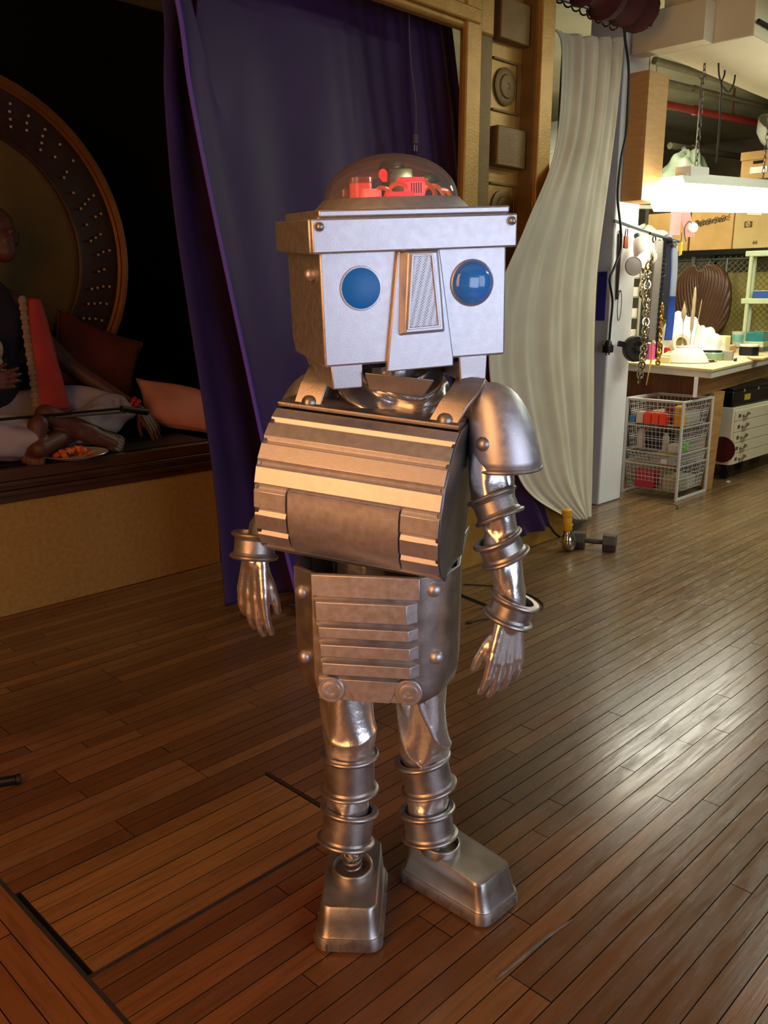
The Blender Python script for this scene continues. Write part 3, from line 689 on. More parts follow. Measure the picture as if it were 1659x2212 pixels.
def board(z1, z0, xl, xr, proud, ch, chr_, shift=0):
    m = MB(BM); m.loft([[(xl-ch,0.002,z0-.001),(xr+chr_,0.002,z0-.001),(xr+chr_,0.002,z1+.001),(xl-ch,0.002,z1+.001)], [(xl,-proud,z0),(xr,-proud,z0),(xr,-proud,z1),(xl,-proud,z1)]])
    m.build('belly_board', SILVER, belly, bevel=.0015)
board(.149,.099,-.120,.121,.006,0,.001)
board(.091,.046,-.108,.094,.020,.010,.024); board(.031,.006,-.103,.098,.020,.010,.022)
board(-.011,-.040,-.100,.101,.020,.009,.020); board(-.056,-.084,-.097,.103,.020,.009,.020)
MB(BM).box((.004,-.003,-.126),(.226,.008,.052)).build('lower_plate', SILVER, belly, bevel=.001)
MB(BM).prism([(-.052,-.099),(.079,-.099),(.054,-.152),(-.025,-.152)], -.010, -.004, 'y').build('tapered_plate', SILVER, belly, bevel=.001)
for cx, cz in ((-.080,-.126),(.098,-.122)):
    T = BM @ Matrix.Translation((cx,-.006,cz)) @ Matrix.Rotation(PI/2,4,'X')
    MB(T).lathe([(.031,0),(.031,.005),(.0295,.0065),(.022,.0065),(.021,.009),(.0195,.0095),(.011,.0095),(.0105,.0075),(.009,.0075),(.0022,.0078),(.002,.006),(.0002,.006)], 40).build('ringed_disc', SILVER, belly)
for p, n in (((.151,.018,.118),(.5,-.9,0)), ((.157,.022,-.045),(.5,-.9,0)), ((-.148,.024,.097),(-.66,-.75,0)), ((-.146,.023,-.062),(-.66,-.75,0))):
    m = MB(BM); rivet(m, p, .0165, n); m.build('rivet', SILVER, belly)

# ------------------------------------------------------------------ stage, proscenium
TRIMW = pm('dark_stained_moulding', '3a2314', '4a2d1a', 6, .28, stretch=(1,9,9))
def carpet_mat():
    m = pm('gold_glitter_fabric', '9a7636', 'ab8640', 40, .7, .0, .5, 900, sheen=.2)
    return m
st = thing('stage_platform', 'low stage platform with a gold glitter front and dark stepped edge moulding', 'stage', (.6, 4.1, 0))
MB().box((0,.02,.28),(4.4,.04,.56)).build('front_panel', carpet_mat(), st)
MB().box((0,1.0,.70),(4.4,1.96,.05)).build('deck', pm('dark_deck', '1c1210', '241713', 4, .5), st)
for z0, z1, y in ((.56,.60,-.005),(.60,.622,-.03),(.622,.645,-.012),(.645,.667,-.035),(.667,.725,-.022)):
    MB().box((0,y+.03,(z0+z1)/2),(4.4,.08,z1-z0)).build('edge_moulding', TRIMW, st, bevel=.004)
MB().box((-.62,.02,.745),(.62,.10,.035)).build('raised_edge_board', pm('reddish_board','6b3a20','7a4526',6,.5), st, bevel=.003)

pf = thing('proscenium_frame', 'gold painted stage frame with a panelled pillar of blocks and discs', 'stage frame', (3.6, 2.97, 0))
def pbox(name, x0, x1, y0, y1, z0, z1, mat, b=.004): return MB().box(((x0+x1)/2,(y0+y1)/2,(z0+z1)/2),(x1-x0,y1-y0,z1-z0)).build(name, mat, pf, bevel=b)
PT = 3.45
pbox('plinth', -.45, 1.12, 0, .5, 0, .40, GOLDP)
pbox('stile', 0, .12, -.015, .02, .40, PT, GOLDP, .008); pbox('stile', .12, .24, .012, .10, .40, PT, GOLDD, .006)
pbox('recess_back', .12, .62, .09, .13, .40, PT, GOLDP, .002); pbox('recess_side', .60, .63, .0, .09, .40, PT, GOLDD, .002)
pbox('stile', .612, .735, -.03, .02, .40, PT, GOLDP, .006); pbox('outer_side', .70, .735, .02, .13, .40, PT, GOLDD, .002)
pbox('header_beam', -4.2, .24, .0, .06, 2.80, 3.14, GOLDP, .015); pbox('header_moulding', -4.2, .10, -.025, .0, 2.83, 2.90, GOLDP, .008)
for zc, kind in ((2.93,'b'),(2.62,'d'),(2.31,'b'),(2.0,'d'),(1.69,'b'),(1.38,'d'),(1.07,'b'),(.76,'d'),(3.24,'d')):
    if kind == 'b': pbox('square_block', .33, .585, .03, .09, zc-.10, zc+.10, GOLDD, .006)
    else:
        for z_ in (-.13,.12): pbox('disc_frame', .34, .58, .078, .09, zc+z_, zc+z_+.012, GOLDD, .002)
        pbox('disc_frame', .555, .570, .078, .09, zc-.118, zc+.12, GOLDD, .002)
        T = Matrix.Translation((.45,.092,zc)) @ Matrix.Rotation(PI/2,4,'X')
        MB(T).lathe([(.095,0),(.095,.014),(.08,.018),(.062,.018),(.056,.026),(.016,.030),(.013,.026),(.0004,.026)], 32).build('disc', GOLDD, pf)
# lit storage glimpsed past the pillar
for nm, lb, loc, d, c in (('storage_carton','yellowed carton glimpsed through the gap between curtain and gold pillar',(7.9,6.3,1.75),(.5,.5,.55),'c2b070'),('storage_carton','pale carton stacked on top of the yellowed carton behind the gold pillar',(7.9,6.3,2.305),(.5,.5,.4),'cfc8a8'),('storage_carton','blue crate under the yellowed carton behind the gold pillar',(7.9,6.3,1.25),(.5,.5,.495),'4a5a90'),('storage_carton','bottom brown carton of the stack behind the gold pillar',(7.9,6.3,.0),(.55,.55,1.245),'8a6a3a'),
   ('white_screen','tall white screen glimpsed between gold pillar and dark curtain',(8.3,5.55,1.85),(.06,.7,1.5),'d4d6cc'),('red_crate','red crate glimpsed between gold pillar and dark curtain',(8.3,5.5,1.55),(.3,.6,.295),'b8474a'),('yellow_crate','yellow crate under the red crate behind the gold pillar',(8.3,5.5,1.05),(.3,.6,.495),'d8c850'),('dark_bench_cabinet','dark cabinet carrying yellow crate and red crate behind the gold pillar',(8.3,5.5,0),(.4,.9,1.045),'2a2724')):
    t = thing(nm, lb, 'screen' if 'screen' in nm else 'cabinet' if 'cabinet' in nm else 'crate' if 'crate' in nm or 'crate' in lb else 'carton', loc); mt = pm('storage_'+c, c, None, rough=.7)
    MB().box((0,0,d[2]/2),d).build('body', mt, t, bevel=.006); MB().box((-d[0]/2-.002,0,d[2]*.8),(.006,d[1]*.5,.03)).build('label_strip', pm('white_paper','e2dfd2',None,rough=.8), t)

# ------------------------------------------------------------------ curtains
def edge(pts, n): return spline(pts, n)
def cloth(name, Lp, Rp, mat, parent, folds, nu=150, nv=90, top=None, bottom=None, solid=.004, power=1.0):
    Le = edge(Lp, nv+1); Re = edge(Rp, nv+1)
    def f(u, v):
        j = min(int(round(v*nv)), nv); a, b = Le[j], Re[j]; s = u
        p = a.lerp(b, s); d = folds(s, v); p = p + Vector((d*.15, -d, 0))
        if top: p.z -= top(s)*(1-v)**3
        if bottom and v > .9: p.z += bottom(s)*((v-.9)/.1)
        return p
    return MB().grid(f, nu, nv).build(name, mat, parent, ang=180, solid=solid)
cu = thing('purple_curtain', 'heavy purple satin curtain bunched beside the stage and trailing over the gold plinth', 'curtain', (0,0,0))
def fold_front(s, v):
    w = s**.8
    a = .022*math.sin(4.2*PI*w+.5+.5*v) + .008*math.sin(9*PI*w+1.2*v+1) + .035*max(0,s-.42)*math.sin(24*PI*s+.6*math.sin(4*v))
    return a*(.55+.45*min(1, v*3)) + .012*math.sin(3*PI*v+5*s)*math.sin(7*s*PI)
LH = [(1.98,3.25,3.15), (2.115, 3.25, 2.658), (2.157, 3.25, 2.328), (2.246, 3.24, 1.829), (2.414, 3.22, 0.9792), (2.538, 3.2, 0.3314), (2.598, 3.16, -0.001332)]
RH = [(3.80,3.28,3.15), (3.851, 3.28, 2.89), (3.91, 3.26, 2.485), (3.941, 3.2, 2.028), (3.913, 3, 1.376), (4.103, 2.92, 0.7675), (4.483, 2.925, 0.1203)]
def sag(s): return .62*math.exp(-((s-.115)/.05)**2)
front = cloth('curtain_front', LH, RH, PURPLE, cu, fold_front, top=sag, nu=220)
back = cloth('curtain_back', [(2.0,3.36,3.15), (2.123, 3.36, 2.684), (2.109, 3.36, 2.337), (2.122, 3.36, 1.885), (2.174, 3.36, 1.401), (2.242, 3.34, 0.702), (2.248, 3.3, 0.07378)],
      [(2.6,3.38,3.15), (2.656, 3.38, 2.805), (2.693, 3.38, 2.431), (2.728, 3.38, 1.929), (2.826, 3.38, 1.389), (2.911, 3.36, 0.6024), (2.95,3.30,.01)], PURPLE2, cu, lambda s, v: .02*math.sin(9*s+1)+.01*math.sin(17*s+2*v), nu=70)
hm = edge(LH, 60); mb = MB(); mb.grid(lambda u, v: hm[min(int(round(v*59)),59)] + Vector(((u-.5)*.022, -.040, 0)), 2, 59); mb.build('curtain_hem', pm('purple_hem','5a3490','623a98',4,.5), cu, ang=180, solid=.006)
mb = MB(); mb.grid(lambda u, v: (lerp(2.55,3.3,u), 3.02+.18*v+.03*math.sin(11*u*PI+3*v), .012+.035*abs(math.sin(7*u*PI+2*v))*(1-v*.5)), 60, 12); mb.build('curtain_puddle', PURPLE, cu, ang=180, solid=.004)
kt = MB(); kt.tube(spline([(4.428, 2.9, 0.1471),(4.441, 2.88, 0.1184),(4.428, 2.85, 0.1026),(4.41, 2.8, 0.08601)],24),[.006+.004*abs(math.sin(i*1.1)) for i in range(24)],7); kt.build('tie_cord', pm('black_cord','120c12',None,rough=.7), cu)

wc = thing('cream_curtain', 'cream muslin curtain pulled aside in long diagonal folds beside the white column', 'curtain', (0,0,0))
LW_ = [(4.58,3.14,3.02), (4.632, 3.12, 2.915), (4.427, 3, 2.35), (3.803, 2.74, 1.871), (3.524, 2.7, 1.501), (3.523, 2.72, 1.111), (3.843, 2.78, 0.6282), (4.155, 2.84, 0.3786), (4.716, 2.9, 0.1183)]
RW_ = [(5.36,3.16,3.10), (5.41, 3.15, 3.117), (5.389, 3.15, 2.731), (5.331, 3.14, 2.3), (5.254, 3.12, 1.771), (5.228, 3.1, 1.29), (5.246, 3.08, 0.7271), (5.235, 3.06, 0.3086), (5.22, 3.05, 0.01618)]
def fold_white(s, v):
    return (.020*math.sin(9*PI*s**1.2+.8+1.5*v) + .009*math.sin(21*PI*s+2.0*math.sin(3*v)))*(1-.75*v) + .022*math.sin(2.6*PI*s+4*v)*v + .006*math.sin(14*PI*(s+.25*v))*(v)*(1-v)*2
cloth('curtain_panel', LW_, RW_, CLOTHW, wc, fold_white, nu=170, nv=100)
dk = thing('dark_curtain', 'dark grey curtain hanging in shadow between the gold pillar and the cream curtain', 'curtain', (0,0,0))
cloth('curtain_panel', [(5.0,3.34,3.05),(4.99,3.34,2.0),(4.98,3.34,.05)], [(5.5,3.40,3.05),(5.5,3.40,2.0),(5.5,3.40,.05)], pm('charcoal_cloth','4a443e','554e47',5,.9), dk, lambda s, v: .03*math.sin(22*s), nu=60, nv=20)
# dark roll of cloth and pipe above the curtains
va = thing('rolled_drape', 'dark maroon rolled drape bundled on a black pipe above the cream curtain', 'drape', (4.4,3.1,3.2))
MB().cyl((-.1,0,-.02),(1.05,-.10,.0),.03,n=14).build('curtain_pipe', BLACK, va)
mb = MB(); mb.tube([(x, -.06-.06*math.sin(x*3), .05+.02*math.sin(9*x)) for x in [i*.06 for i in range(17)]], [.11+.03*math.sin(i*1.7) for i in range(17)], 14); mb.build('cloth_roll', pm('maroon_cloth','3a0a0e','46100f',6,.85), va)
for i in range(9): MB().torus((.10+.085*i,-.012,-.02-.003*i),.028,.005,(1,.2,.3),16,6).build('hanging_ring', pm('dark_ring_metal','3a3734',None,rough=.4,metal=.8), va)

# ------------------------------------------------------------------ on the stage
MUD = pm('brown_painted_plaster', '5a3222', '6a3c28', 9, .5)
dsc = thing('halo_disc', 'large round gilded disc with a beaded dark ring standing at the back of the stage', 'disc', (1.86, 5.0, 1.755))
TD = Matrix.Rotation(PI/2,4,'X')
MB(TD).lathe([(.66,-.03),(.66,.0),(.645,.004),(.30,.012),(.0005,.016)], 72).build('gilded_centre', pm('old_gold','5f4a1c','6b5422',5,.5,.3,.1,40), dsc)
m = MB(TD); R = [[(a*math.cos(2*PI*k/96), a*math.sin(2*PI*k/96), z) for k in range(96)] for a, z in ((.655,-.03),(.655,.012),(.668,.02),(.68,.012),(.90,.018),(.905,-.03))]; R.append(R[0]); m.loft(R, cap=False); m.build('carved_ring', pm('dark_carved_wood','2a120b','36180e',10,.5), dsc)
m = MB(TD); R = [[(a*math.cos(2*PI*k/96), a*math.sin(2*PI*k/96), z) for k in range(96)] for a, z in ((.90,-.04),(.90,.022),(.912,.034),(.925,.026),(.94,.042),(.962,.034),(.968,-.04))]; R.append(R[0]); m.loft(R, cap=False); m.build('outer_rim', pm('carved_gold_rim','704618','80521e',8,.45,.3), dsc)
bead_me = MB().ball((0,0,0),.0085,n=8,m=6).mesh('bead', pm('pearl_bead','b8a894',None,rough=.3))
rr = random.Random(4)
for k in range(-12, 20):
    a = k*.125
    for j, (dr, da) in enumerate(((.74,0),(.775,.02),(.81,.04),(.85,.05))):
        if rr.random() < .25: continue
        o = bpy.data.objects.new('bead', bead_me); C.objects.link(o); o.parent = dsc
        o.location = (dr*math.cos(a+da), -.022, dr*math.sin(a+da))

# seated mannequin, cut by the edge of the picture
mn = thing('mannequin', 'seated dark skinned mannequin with a red sash, white trousers and one hand on the stage', 'mannequin', (1.80, 4.70, .73))
o0 = Vector((1.80, 4.70, .73))
def q(u, v, z): return Vector((u, v, z)) - o0
def qp(t): return Vector(t) - o0
mb = MB()
capsule(mb, q(1.74,4.72,.90), q(1.76,4.70,1.10), .16, .15); capsule(mb, q(1.76,4.70,1.10), q(1.78,4.68,1.42), .15, .17)
capsule(mb, q(1.62,4.66,1.50), q(1.95,4.70,1.48), .085); capsule(mb, q(1.79,4.68,1.5), q(1.83,4.66,1.68), .07, .06)
capsule(mb, q(1.90,4.66,1.80), q(1.90,4.67,1.87), .095, .105); capsule(mb, q(1.91,4.59,1.75), q(1.91,4.61,1.80), .06, .07)
capsule(mb, q(1.91,4.545,1.80), q(1.91,4.56,1.83), .014, .012); capsule(mb, q(1.89,4.555,1.745), q(1.93,4.555,1.745), .012)
for sx in (1.875, 1.945): capsule(mb, q(sx,4.565,1.845), q(sx,4.562,1.845), .014)
for sx in (1.80, 2.01): capsule(mb, q(sx,4.67,1.80), q(sx,4.67,1.84), .02)
capsule(mb, q(1.95,4.70,1.48), q(2.24,4.66,1.15), .062, .05); capsule(mb, q(2.24,4.66,1.15), q(2.54,4.46,.89), .05, .034)
capsule(mb, q(1.62,4.66,1.50), q(1.45,4.5,1.2), .062, .05); capsule(mb, q(1.45,4.5,1.2), q(1.62,4.25,1.12), .05, .036); hand(mb, q(1.62,4.25,1.12), (.9,-.2,.1), (0,0,1), (0,-1,0), .18)
hand(mb, q(2.54,4.46,.89), (.42,-.35,-.82), (-.8,-.4,-.2), (.2,-.9,.5), .20, curl=.10, spread=.12)
capsule(mb, q(1.72,4.68,.88), q(2.38,4.50,.90), .115, .085); capsule(mb, q(1.80,4.70,.87), q(1.30,4.35,.90), .115, .085)      # thighs
capsule(mb, q(1.30,4.35,.90), q(1.84,4.22,.83), .075, .045); capsule(mb, q(2.38,4.50,.90), q(1.78,4.10,.80), .075, .045)      # shins
def foot(ankle, toe, up, s=1.0, big=1):
    a = Vector(ankle); t = Vector(toe); d = (t-a); L = d.length; d.normalize(); sd = d.cross(Vector(up)).normalized()
    capsule(mb, a - d*.03, a + d*L*.55, .045*s, .040*s); capsule(mb, a + d*L*.3, t - d*.05, .040*s, .028*s); capsule(mb, a + d*L*.4 - sd*.02, t - d*.05 - sd*.028, .032*s, .024*s); capsule(mb, a + d*L*.4 + sd*.02, t - d*.05 + sd*.022, .032*s, .022*s)
    for i in range(5):
        off = (-.040+.020*i)*s; r_ = (.0165, .0125, .012, .0115, .011)[i if big > 0 else 4-i]*s; ln = (.010,.012,.004,-.004,-.014)[i if big > 0 else 4-i]
        capsule(mb, t - d*.055 + sd*off, t + d*(ln-.012) + sd*off, r_, r_*.95); capsule(mb, t + d*(ln-.012) + sd*off, t + d*(ln+.012) + sd*off - Vector(up)*.006, r_, r_*.85)
foot(qp((1.913, 4.22, 0.9274)), qp((2.261, 4.2, 0.7494)), (.1,-.7,.7), 1.3)
foot(qp((1.797, 4.14, 0.8844)), qp((1.75, 4.12, 0.7319)), (-.5,-.7,.2), 1.1)
SKIN = pm('dark_brown_skin', '4a281a', '573122', 12, .55)
fuse(mb, 'body', SKIN, mn, voxel=.0055, smooth=5)
# clothing
def wrap(name, pts, radii, mat, seed, amp=.012, nu=40, nv=40):
    r2 = random.Random(seed); ph = [r2.random()*6 for _ in range(4)]; P = spline(pts, nv+1); rings = []; up = None
    for j, p in enumerate(P):
        t = j/nv; d = (P[min(j+1,nv)]-P[max(j-1,0)]).normalized(); up = d.orthogonal().normalized() if up is None else up; up = (up-d*up.dot(d)).normalized(); sd = d.cross(up)
        k = t*(len(radii)-1); i0 = min(int(k), len(radii)-2); r = lerp(radii[i0], radii[i0+1], k-i0)
        rings.append([p + (r+amp*(math.sin(3*a+7*t+ph[0])+.7*math.sin(5*a-11*t+ph[1])))*(math.cos(a)*up+math.sin(a)*sd) for a in [2*PI*i/nu for i in range(nu)]])
    MB().loft(rings).build(name, mat, mn, ang=180)
WTR = pm('white_cotton', '8f8690', '9c9298', 6, .85)
wrap('trouser_leg', [q(1.74,4.70,.89), q(2.1,4.60,.91), q(2.42,4.49,.90)], [.14,.13,.10], WTR, 1)
wrap('trouser_leg', [q(2.43,4.51,.90), q(2.2,4.38,.86), q(2.02,4.28,.835)], [.10,.095,.075], WTR, 2)
wrap('trouser_leg', [q(1.78,4.70,.88), q(1.5,4.48,.90), q(1.30,4.35,.90)], [.14,.13,.10], WTR, 3)
wrap('trouser_leg', [q(1.28,4.35,.90), q(1.55,4.25,.86), q(1.80,4.2,.83)], [.10,.11,.10], WTR, 4)
wrap('tunic', [q(1.74,4.71,.92), q(1.76,4.69,1.2), q(1.79,4.68,1.44), q(1.79,4.68,1.60)], [.185,.185,.21,.09], pm('dark_navy_cloth','15101c','1b1422',6,.85), 5)
sash_c = [qp((1.983, 4.46, 1.513)), qp((1.986, 4.44, 1.339)), qp((1.993, 4.42, 1.15)), qp((1.998, 4.4, 0.9392))]; sw = [.028,.050,.075,.095]
SC_ = spline(sash_c, 21)
def sash(u, v):
    j = min(int(round(v*20)),20); w = pl([(0,(.05,)),(.25,(.085,)),(.6,(.11,)),(1,(.16,))], v)[0]
    return SC_[j] + Vector(((u-.45)*w*1.25, (u-.45)*w*.1-.02*math.sin(u*PI), 0))
MB().grid(sash, 8, 20).build('sash', pm('red_sash','8e1e14','9c2618',8,.7), mn, ang=180, solid=.006)
SB = spline([p + Vector((-.062-.02*i/3,-.012,0)) for i, p in enumerate(sash_c)], 26)
mb = MB()
for i, p in enumerate(SB): mb.ball(p, .016+.004*(i % 2), (1.2,.5,1), 8, 6)
mb.build('sash_embroidery', pm('beige_embroidery','7d6248','8a6f52',40,.8), mn)
bb = MB().ball((0,0,0),.014,n=10,m=8).mesh('bracelet_bead', pm('red_glass_bead','a01822','b83038',20,.2))
wr = q(2.50,4.485,.92); ax = Vector((.30,-.20,-.26)).normalized(); e1 = ax.orthogonal().normalized(); e2 = ax.cross(e1)
for row in range(2):
    for k in range(12):
        a = 2*PI*k/12+row*.26; o = bpy.data.objects.new('bracelet_bead', bb); C.objects.link(o); o.parent = mn; o.location = wr + ax*(.026*row) + .046*(math.cos(a)*e1+math.sin(a)*e2)

def cushion(name, label, M, w, h, d, mat, seam, group=None):
    t = thing(name, label, 'cushion', (0,0,0)); t.matrix_world = M
    def side_(sg):
        def f(u, v):
            x, z = u*2-1, v*2-1; e = (1-abs(x)**2.6)**.5*(1-abs(z)**2.6)**.5; k = 1-.10*(1-abs(z)**2)*abs(x)**3; k2 = 1-.10*(1-abs(x)**2)*abs(z)**3
            return (x*w/2*k, sg*d/2*e*(1+.08*math.sin(5*x+3*z)), z*h/2*k2)
        return f
    m = MB(); m.grid(side_(-1), 26, 26); m.grid(side_(1), 26, 26); m.build('cover', mat, t, ang=180)
    P = []
    for x0, z0, x1, z1 in ((-1,-1,1,-1),(1,-1,1,1),(1,1,-1,1),(-1,1,-1,-1)):
        for i in range(12):
            x, z = lerp(x0,x1,i/12), lerp(z0,z1,i/12); k = 1-.10*(1-abs(z)**2)*abs(x)**3; k2 = 1-.10*(1-abs(x)**2)*abs(z)**3; P.append((x*w/2*k,0,z*h/2*k2))
    MB().tube(P, .006, 6, closed=True).build('piping', seam, t); return t
RUST = pm('dark_rust_velvet', '521c10', '5e2416', 10, .8)
cushion('rust_cushion', 'dark rust red square cushion propped in front of the gilded disc', Matrix.Translation((2.50,4.86,1.15)) @ Matrix.Rotation(math.radians(-18),4,'X') @ Matrix.Rotation(math.radians(24),4,'Y'), .54, .46, .17, RUST, pm('brown_piping','5a3418',None,rough=.7))
cushion('pink_cushion', 'rumpled pink satin cushion lying at the stage edge by the curtain', Matrix.Translation((2.95,4.58,.855)) @ Matrix.Rotation(math.radians(-48),4,'X') @ Matrix.Rotation(math.radians(20),4,'Y'), .62, .36, .16, pm('pink_satin','d29490','e0a29c',5,.45,bump=.3,bscale=9), pm('pink_piping','a87470',None,rough=.6))
# skull at the very edge
sk = thing('skull_prop', 'yellowed skull prop held in front of the mannequin, cut by the picture edge', 'skull', (1.70,4.42,1.20), .5)
mb = MB(); capsule(mb, (-.02,.02,.06), (-.02,-.02,.07), .085, .08); capsule(mb, (.0,-.035,.0), (.01,-.055,-.045), .05, .04); capsule(mb, (.045,-.03,.025), (.05,-.035,.045), .02, .018); capsule(mb, (-.02,-.07,-.075),(.035,-.06,-.072),.022)
BONE = pm('old_bone', '9c8a62', 'ab9a74', 12, .6)
fuse(mb, 'cranium', BONE, sk, voxel=.004, smooth=4)
m = MB(); m.ball((.048,-.066,.008),.017,(1,.6,1.3),12,8); m.ball((.0,-.098,-.01),.013,(1,.6,1.4),12,8); m.ball((-.045,-.088,.02),.02,(1,.6,1.1)); m.build('eye_socket', DARK, sk)
for i in range(8): MB().box((-.03+.0105*i,-.092+.0006*(i-4)**2+.004,-.095),(.009,.010,.017)).build('tooth', pm('ivory_tooth','b7a98c',None,rough=.4), sk, bevel=.003)
# cane
cn = thing('cane', 'thin black cane with a fat grip lying across the mannequin\'s shins', 'cane', (0,0,0))
a, b = Vector((1.524, 4.1, 0.9603)), Vector((2.315, 4.22, 0.9416)); c = Vector((2.464, 4.24, 0.9066))
MB().cyl(a, b, .007, n=10).build('shaft', BLACK, cn); MB().cyl(b+(a-b).normalized()*.02, c, .017, .019, n=14).build('grip', RUBBER, cn, bevel=.004)
a2, b2 = Vector((1.896, 4.14, 0.9387)), Vector((2.311, 4.215, 0.9226)); c2 = thing('thin_rod', 'thin grey rod lying just under the black cane', 'rod', a2); MB().cyl((0,0,0), b2-a2, .006, n=10).build('rod_shaft', pm('grey_rod','4a413c',None,rough=.4), c2); MB().ball(b2-a2,.009).build('rod_tip', BLACK, c2)
# plate of orange pieces
pc = Vector((1.96, 4.12, 0.742)); pla = thing('dinner_plate', 'white plate with a silver rim of orange food by the bare foot', 'plate', pc)
m = MB(); m.lathe([(.09,-.012),(.10,-.008),(.15,.006),(.172,.014),(.1715,.018),(.15,.010),(.10,-.003),(.0005,-.003)], 48); m.build('dish', pm('white_china','b8b0a8',None,rough=.2), pla)
MB().torus((0,0,.0165),.1715,.0022,n=48,m=6).build('rim_band', pm('silver_band','a09a94',None,rough=.3,metal=.8), pla)
rr = random.Random(9); ORF = pm('orange_food', 'b8521a', 'c9661f', 20, .5)
pm0 = []
for s_ in range(3):
    m = MB(); m.lathe([(max(.001,.022*math.sin(PI*i/6))*(1+.15*((i*7+s_) % 3-1)), -.014*math.cos(PI*i/6)) for i in range(7)], 9); pm0.append(m.mesh('orange_piece', ORF))
for i in range(16):
    a = rr.random()*6.28; r_ = .09*rr.random()**.6
    o = bpy.data.objects.new('orange_piece', pm0[i % 3]); C.objects.link(o); o.location = pc + Vector((r_*math.cos(a), r_*math.sin(a), .012+.016*(i > 9))); o.rotation_euler = (rr.random(), rr.random(), rr.random()*6)
    tag(o, 'orange chunk of food piled on the white plate by the bare foot', 'food', 'orange pieces on the plate')

# ------------------------------------------------------------------ on the floor by the stage
bl = thing('lamp_bulb', 'big half mirrored bulb in a yellow socket standing on the floor by the plinth', 'light bulb', (4.445, 2.75, 0)); bl.rotation_euler = (math.radians(-4), math.radians(-5), 0)
m = MB(); m.lathe([(.0005,.002),(.02,.004),(.036,.018),(.044,.04),(.046,.06),(.043,.085),(.032,.11),(.024,.125),(.022,.14)], 32); m.build('bulb', pm('silvered_glass','b9b7a4',None,rough=.12,metal=.9), bl)
m = MB(); m.lathe([(.024,.132),(.028,.14),(.028,.20),(.026,.205),(.026,.225),(.031,.228),(.031,.262),(.024,.268),(.01,.27)], 24); m.cyl((.026,-.012,.16),(.033,-.015,.16),.008); m.build('socket', pm('yellow_socket','d49a12','dca41c',20,.45), bl)
m = MB(); m.lathe([(.0238,.118),(.025,.12),(.0235,.126),(.025,.130),(.0235,.134)], 24); m.build('screw_cap', pm('brass','9a8a58',None,rough=.3,metal=1), bl)
db = thing('dumbbell', 'grey hexagonal dumbbell on the floorboards near the yellow socketed bulb', 'dumbbell', (4.582, 2.661, 0.052), math.radians(-66))
HEXM = pm('grey_cast_iron','4a443f','57504a',20,.6,.3)
for s_ in (-1, 1): MB().cyl((s_*.055,0,0),(s_*.135,0,0),.060,.056,n=6).build('hex_head', HEXM, db, bevel=.006, smooth=False)
MB().tube([(x,0,0) for x in (-.06,-.03,0,.03,.06)], [.014,.016,.018,.016,.014], 12).build('handle', HEXM, db)
sd_ = thing('light_stand', 'black folding stand half hidden behind the robot costume, one leg showing', 'stand', (0,0,0))
ft = Vector((3.285, 2.499, 0.008)); apx = Vector((3.24, 2.655, 0)) + Vector((0.02,.25,.19)); apx = Vector(W(.22,3.75,.24))
for g in (ft, Vector(W(.02,3.45,.008)), Vector(W(.1,4.05,.008))):
    MB().bar(apx, g, .016).build('leg', BLACK, sd_, bevel=.003)
MB().cyl(apx, apx+Vector((0,0,.42)), .012, n=12).build('pole', BLACK, sd_); MB().cyl(apx-Vector((0,0,.02)), apx+Vector((0,0,.04)), .022, n=14).build('collar', BLACK, sd_)
wi = thing('black_cable', 'thin black cable looping on the floor behind the robot\'s wrist cuff', 'cable', (0,0,0))
MB().tube(spline([(3.044, 2.42, 0.004),(3.171, 2.379, 0.004),(3.291, 2.301, 0.004),(3.473, 2.284, 0.004),(3.576, 2.418, 0.004),(3.578, 2.629, 0.004),(3.475, 2.802, 0.004)], 40), .0035, 6).build('cable_run', RUBBER, wi); MB().cyl((3.036, 2.42, 0.006), (3.057, 2.408, 0.006), .007, n=10).build('plug', RUBBER, wi)
tb = thing('black_tube', 'end of a black tube lying on the boards at the picture edge', 'tube', (0,0,0))
a, b = Vector((0.8196, 2.616, 0.016)), Vector((0.9356, 2.559, 0.016)); MB().cyl(a, b, .0155, n=14).build('tube_body', BLACK, tb, bevel=.003); MB().cyl(b, b+(b-a).normalized()*.012, .0175, n=14).build('end_cap', RUBBER, tb)
ca = thing('hanging_plug', 'thin grey cord with a small plug hanging in front of the purple curtain', 'cord', (0,0,0))
MB().tube(spline([(3.337, 3.1, 2.894),(3.339, 3.1, 2.774),(3.354, 3.1, 2.615),(3.389, 3.1, 2.454),(3.391, 3.1, 2.306)], 30), .0035, 6).build('cord', pm('grey_cord','4d4450',None,rough=.6), ca)
m = MB(); p = Vector((3.388, 3.1, 2.284)); m.box(p+Vector((0,0,-.0)),(.03,.02,.05)); m.build('plug', pm('grey_cord',''), ca, bevel=.005)
m = MB(); m.box(p+Vector((-.008,0,-.042)),(.003,.008,.03)); m.box(p+Vector((.008,0,-.042)),(.003,.008,.03)); m.build('plug_pins', pm('silver_band',''), ca)

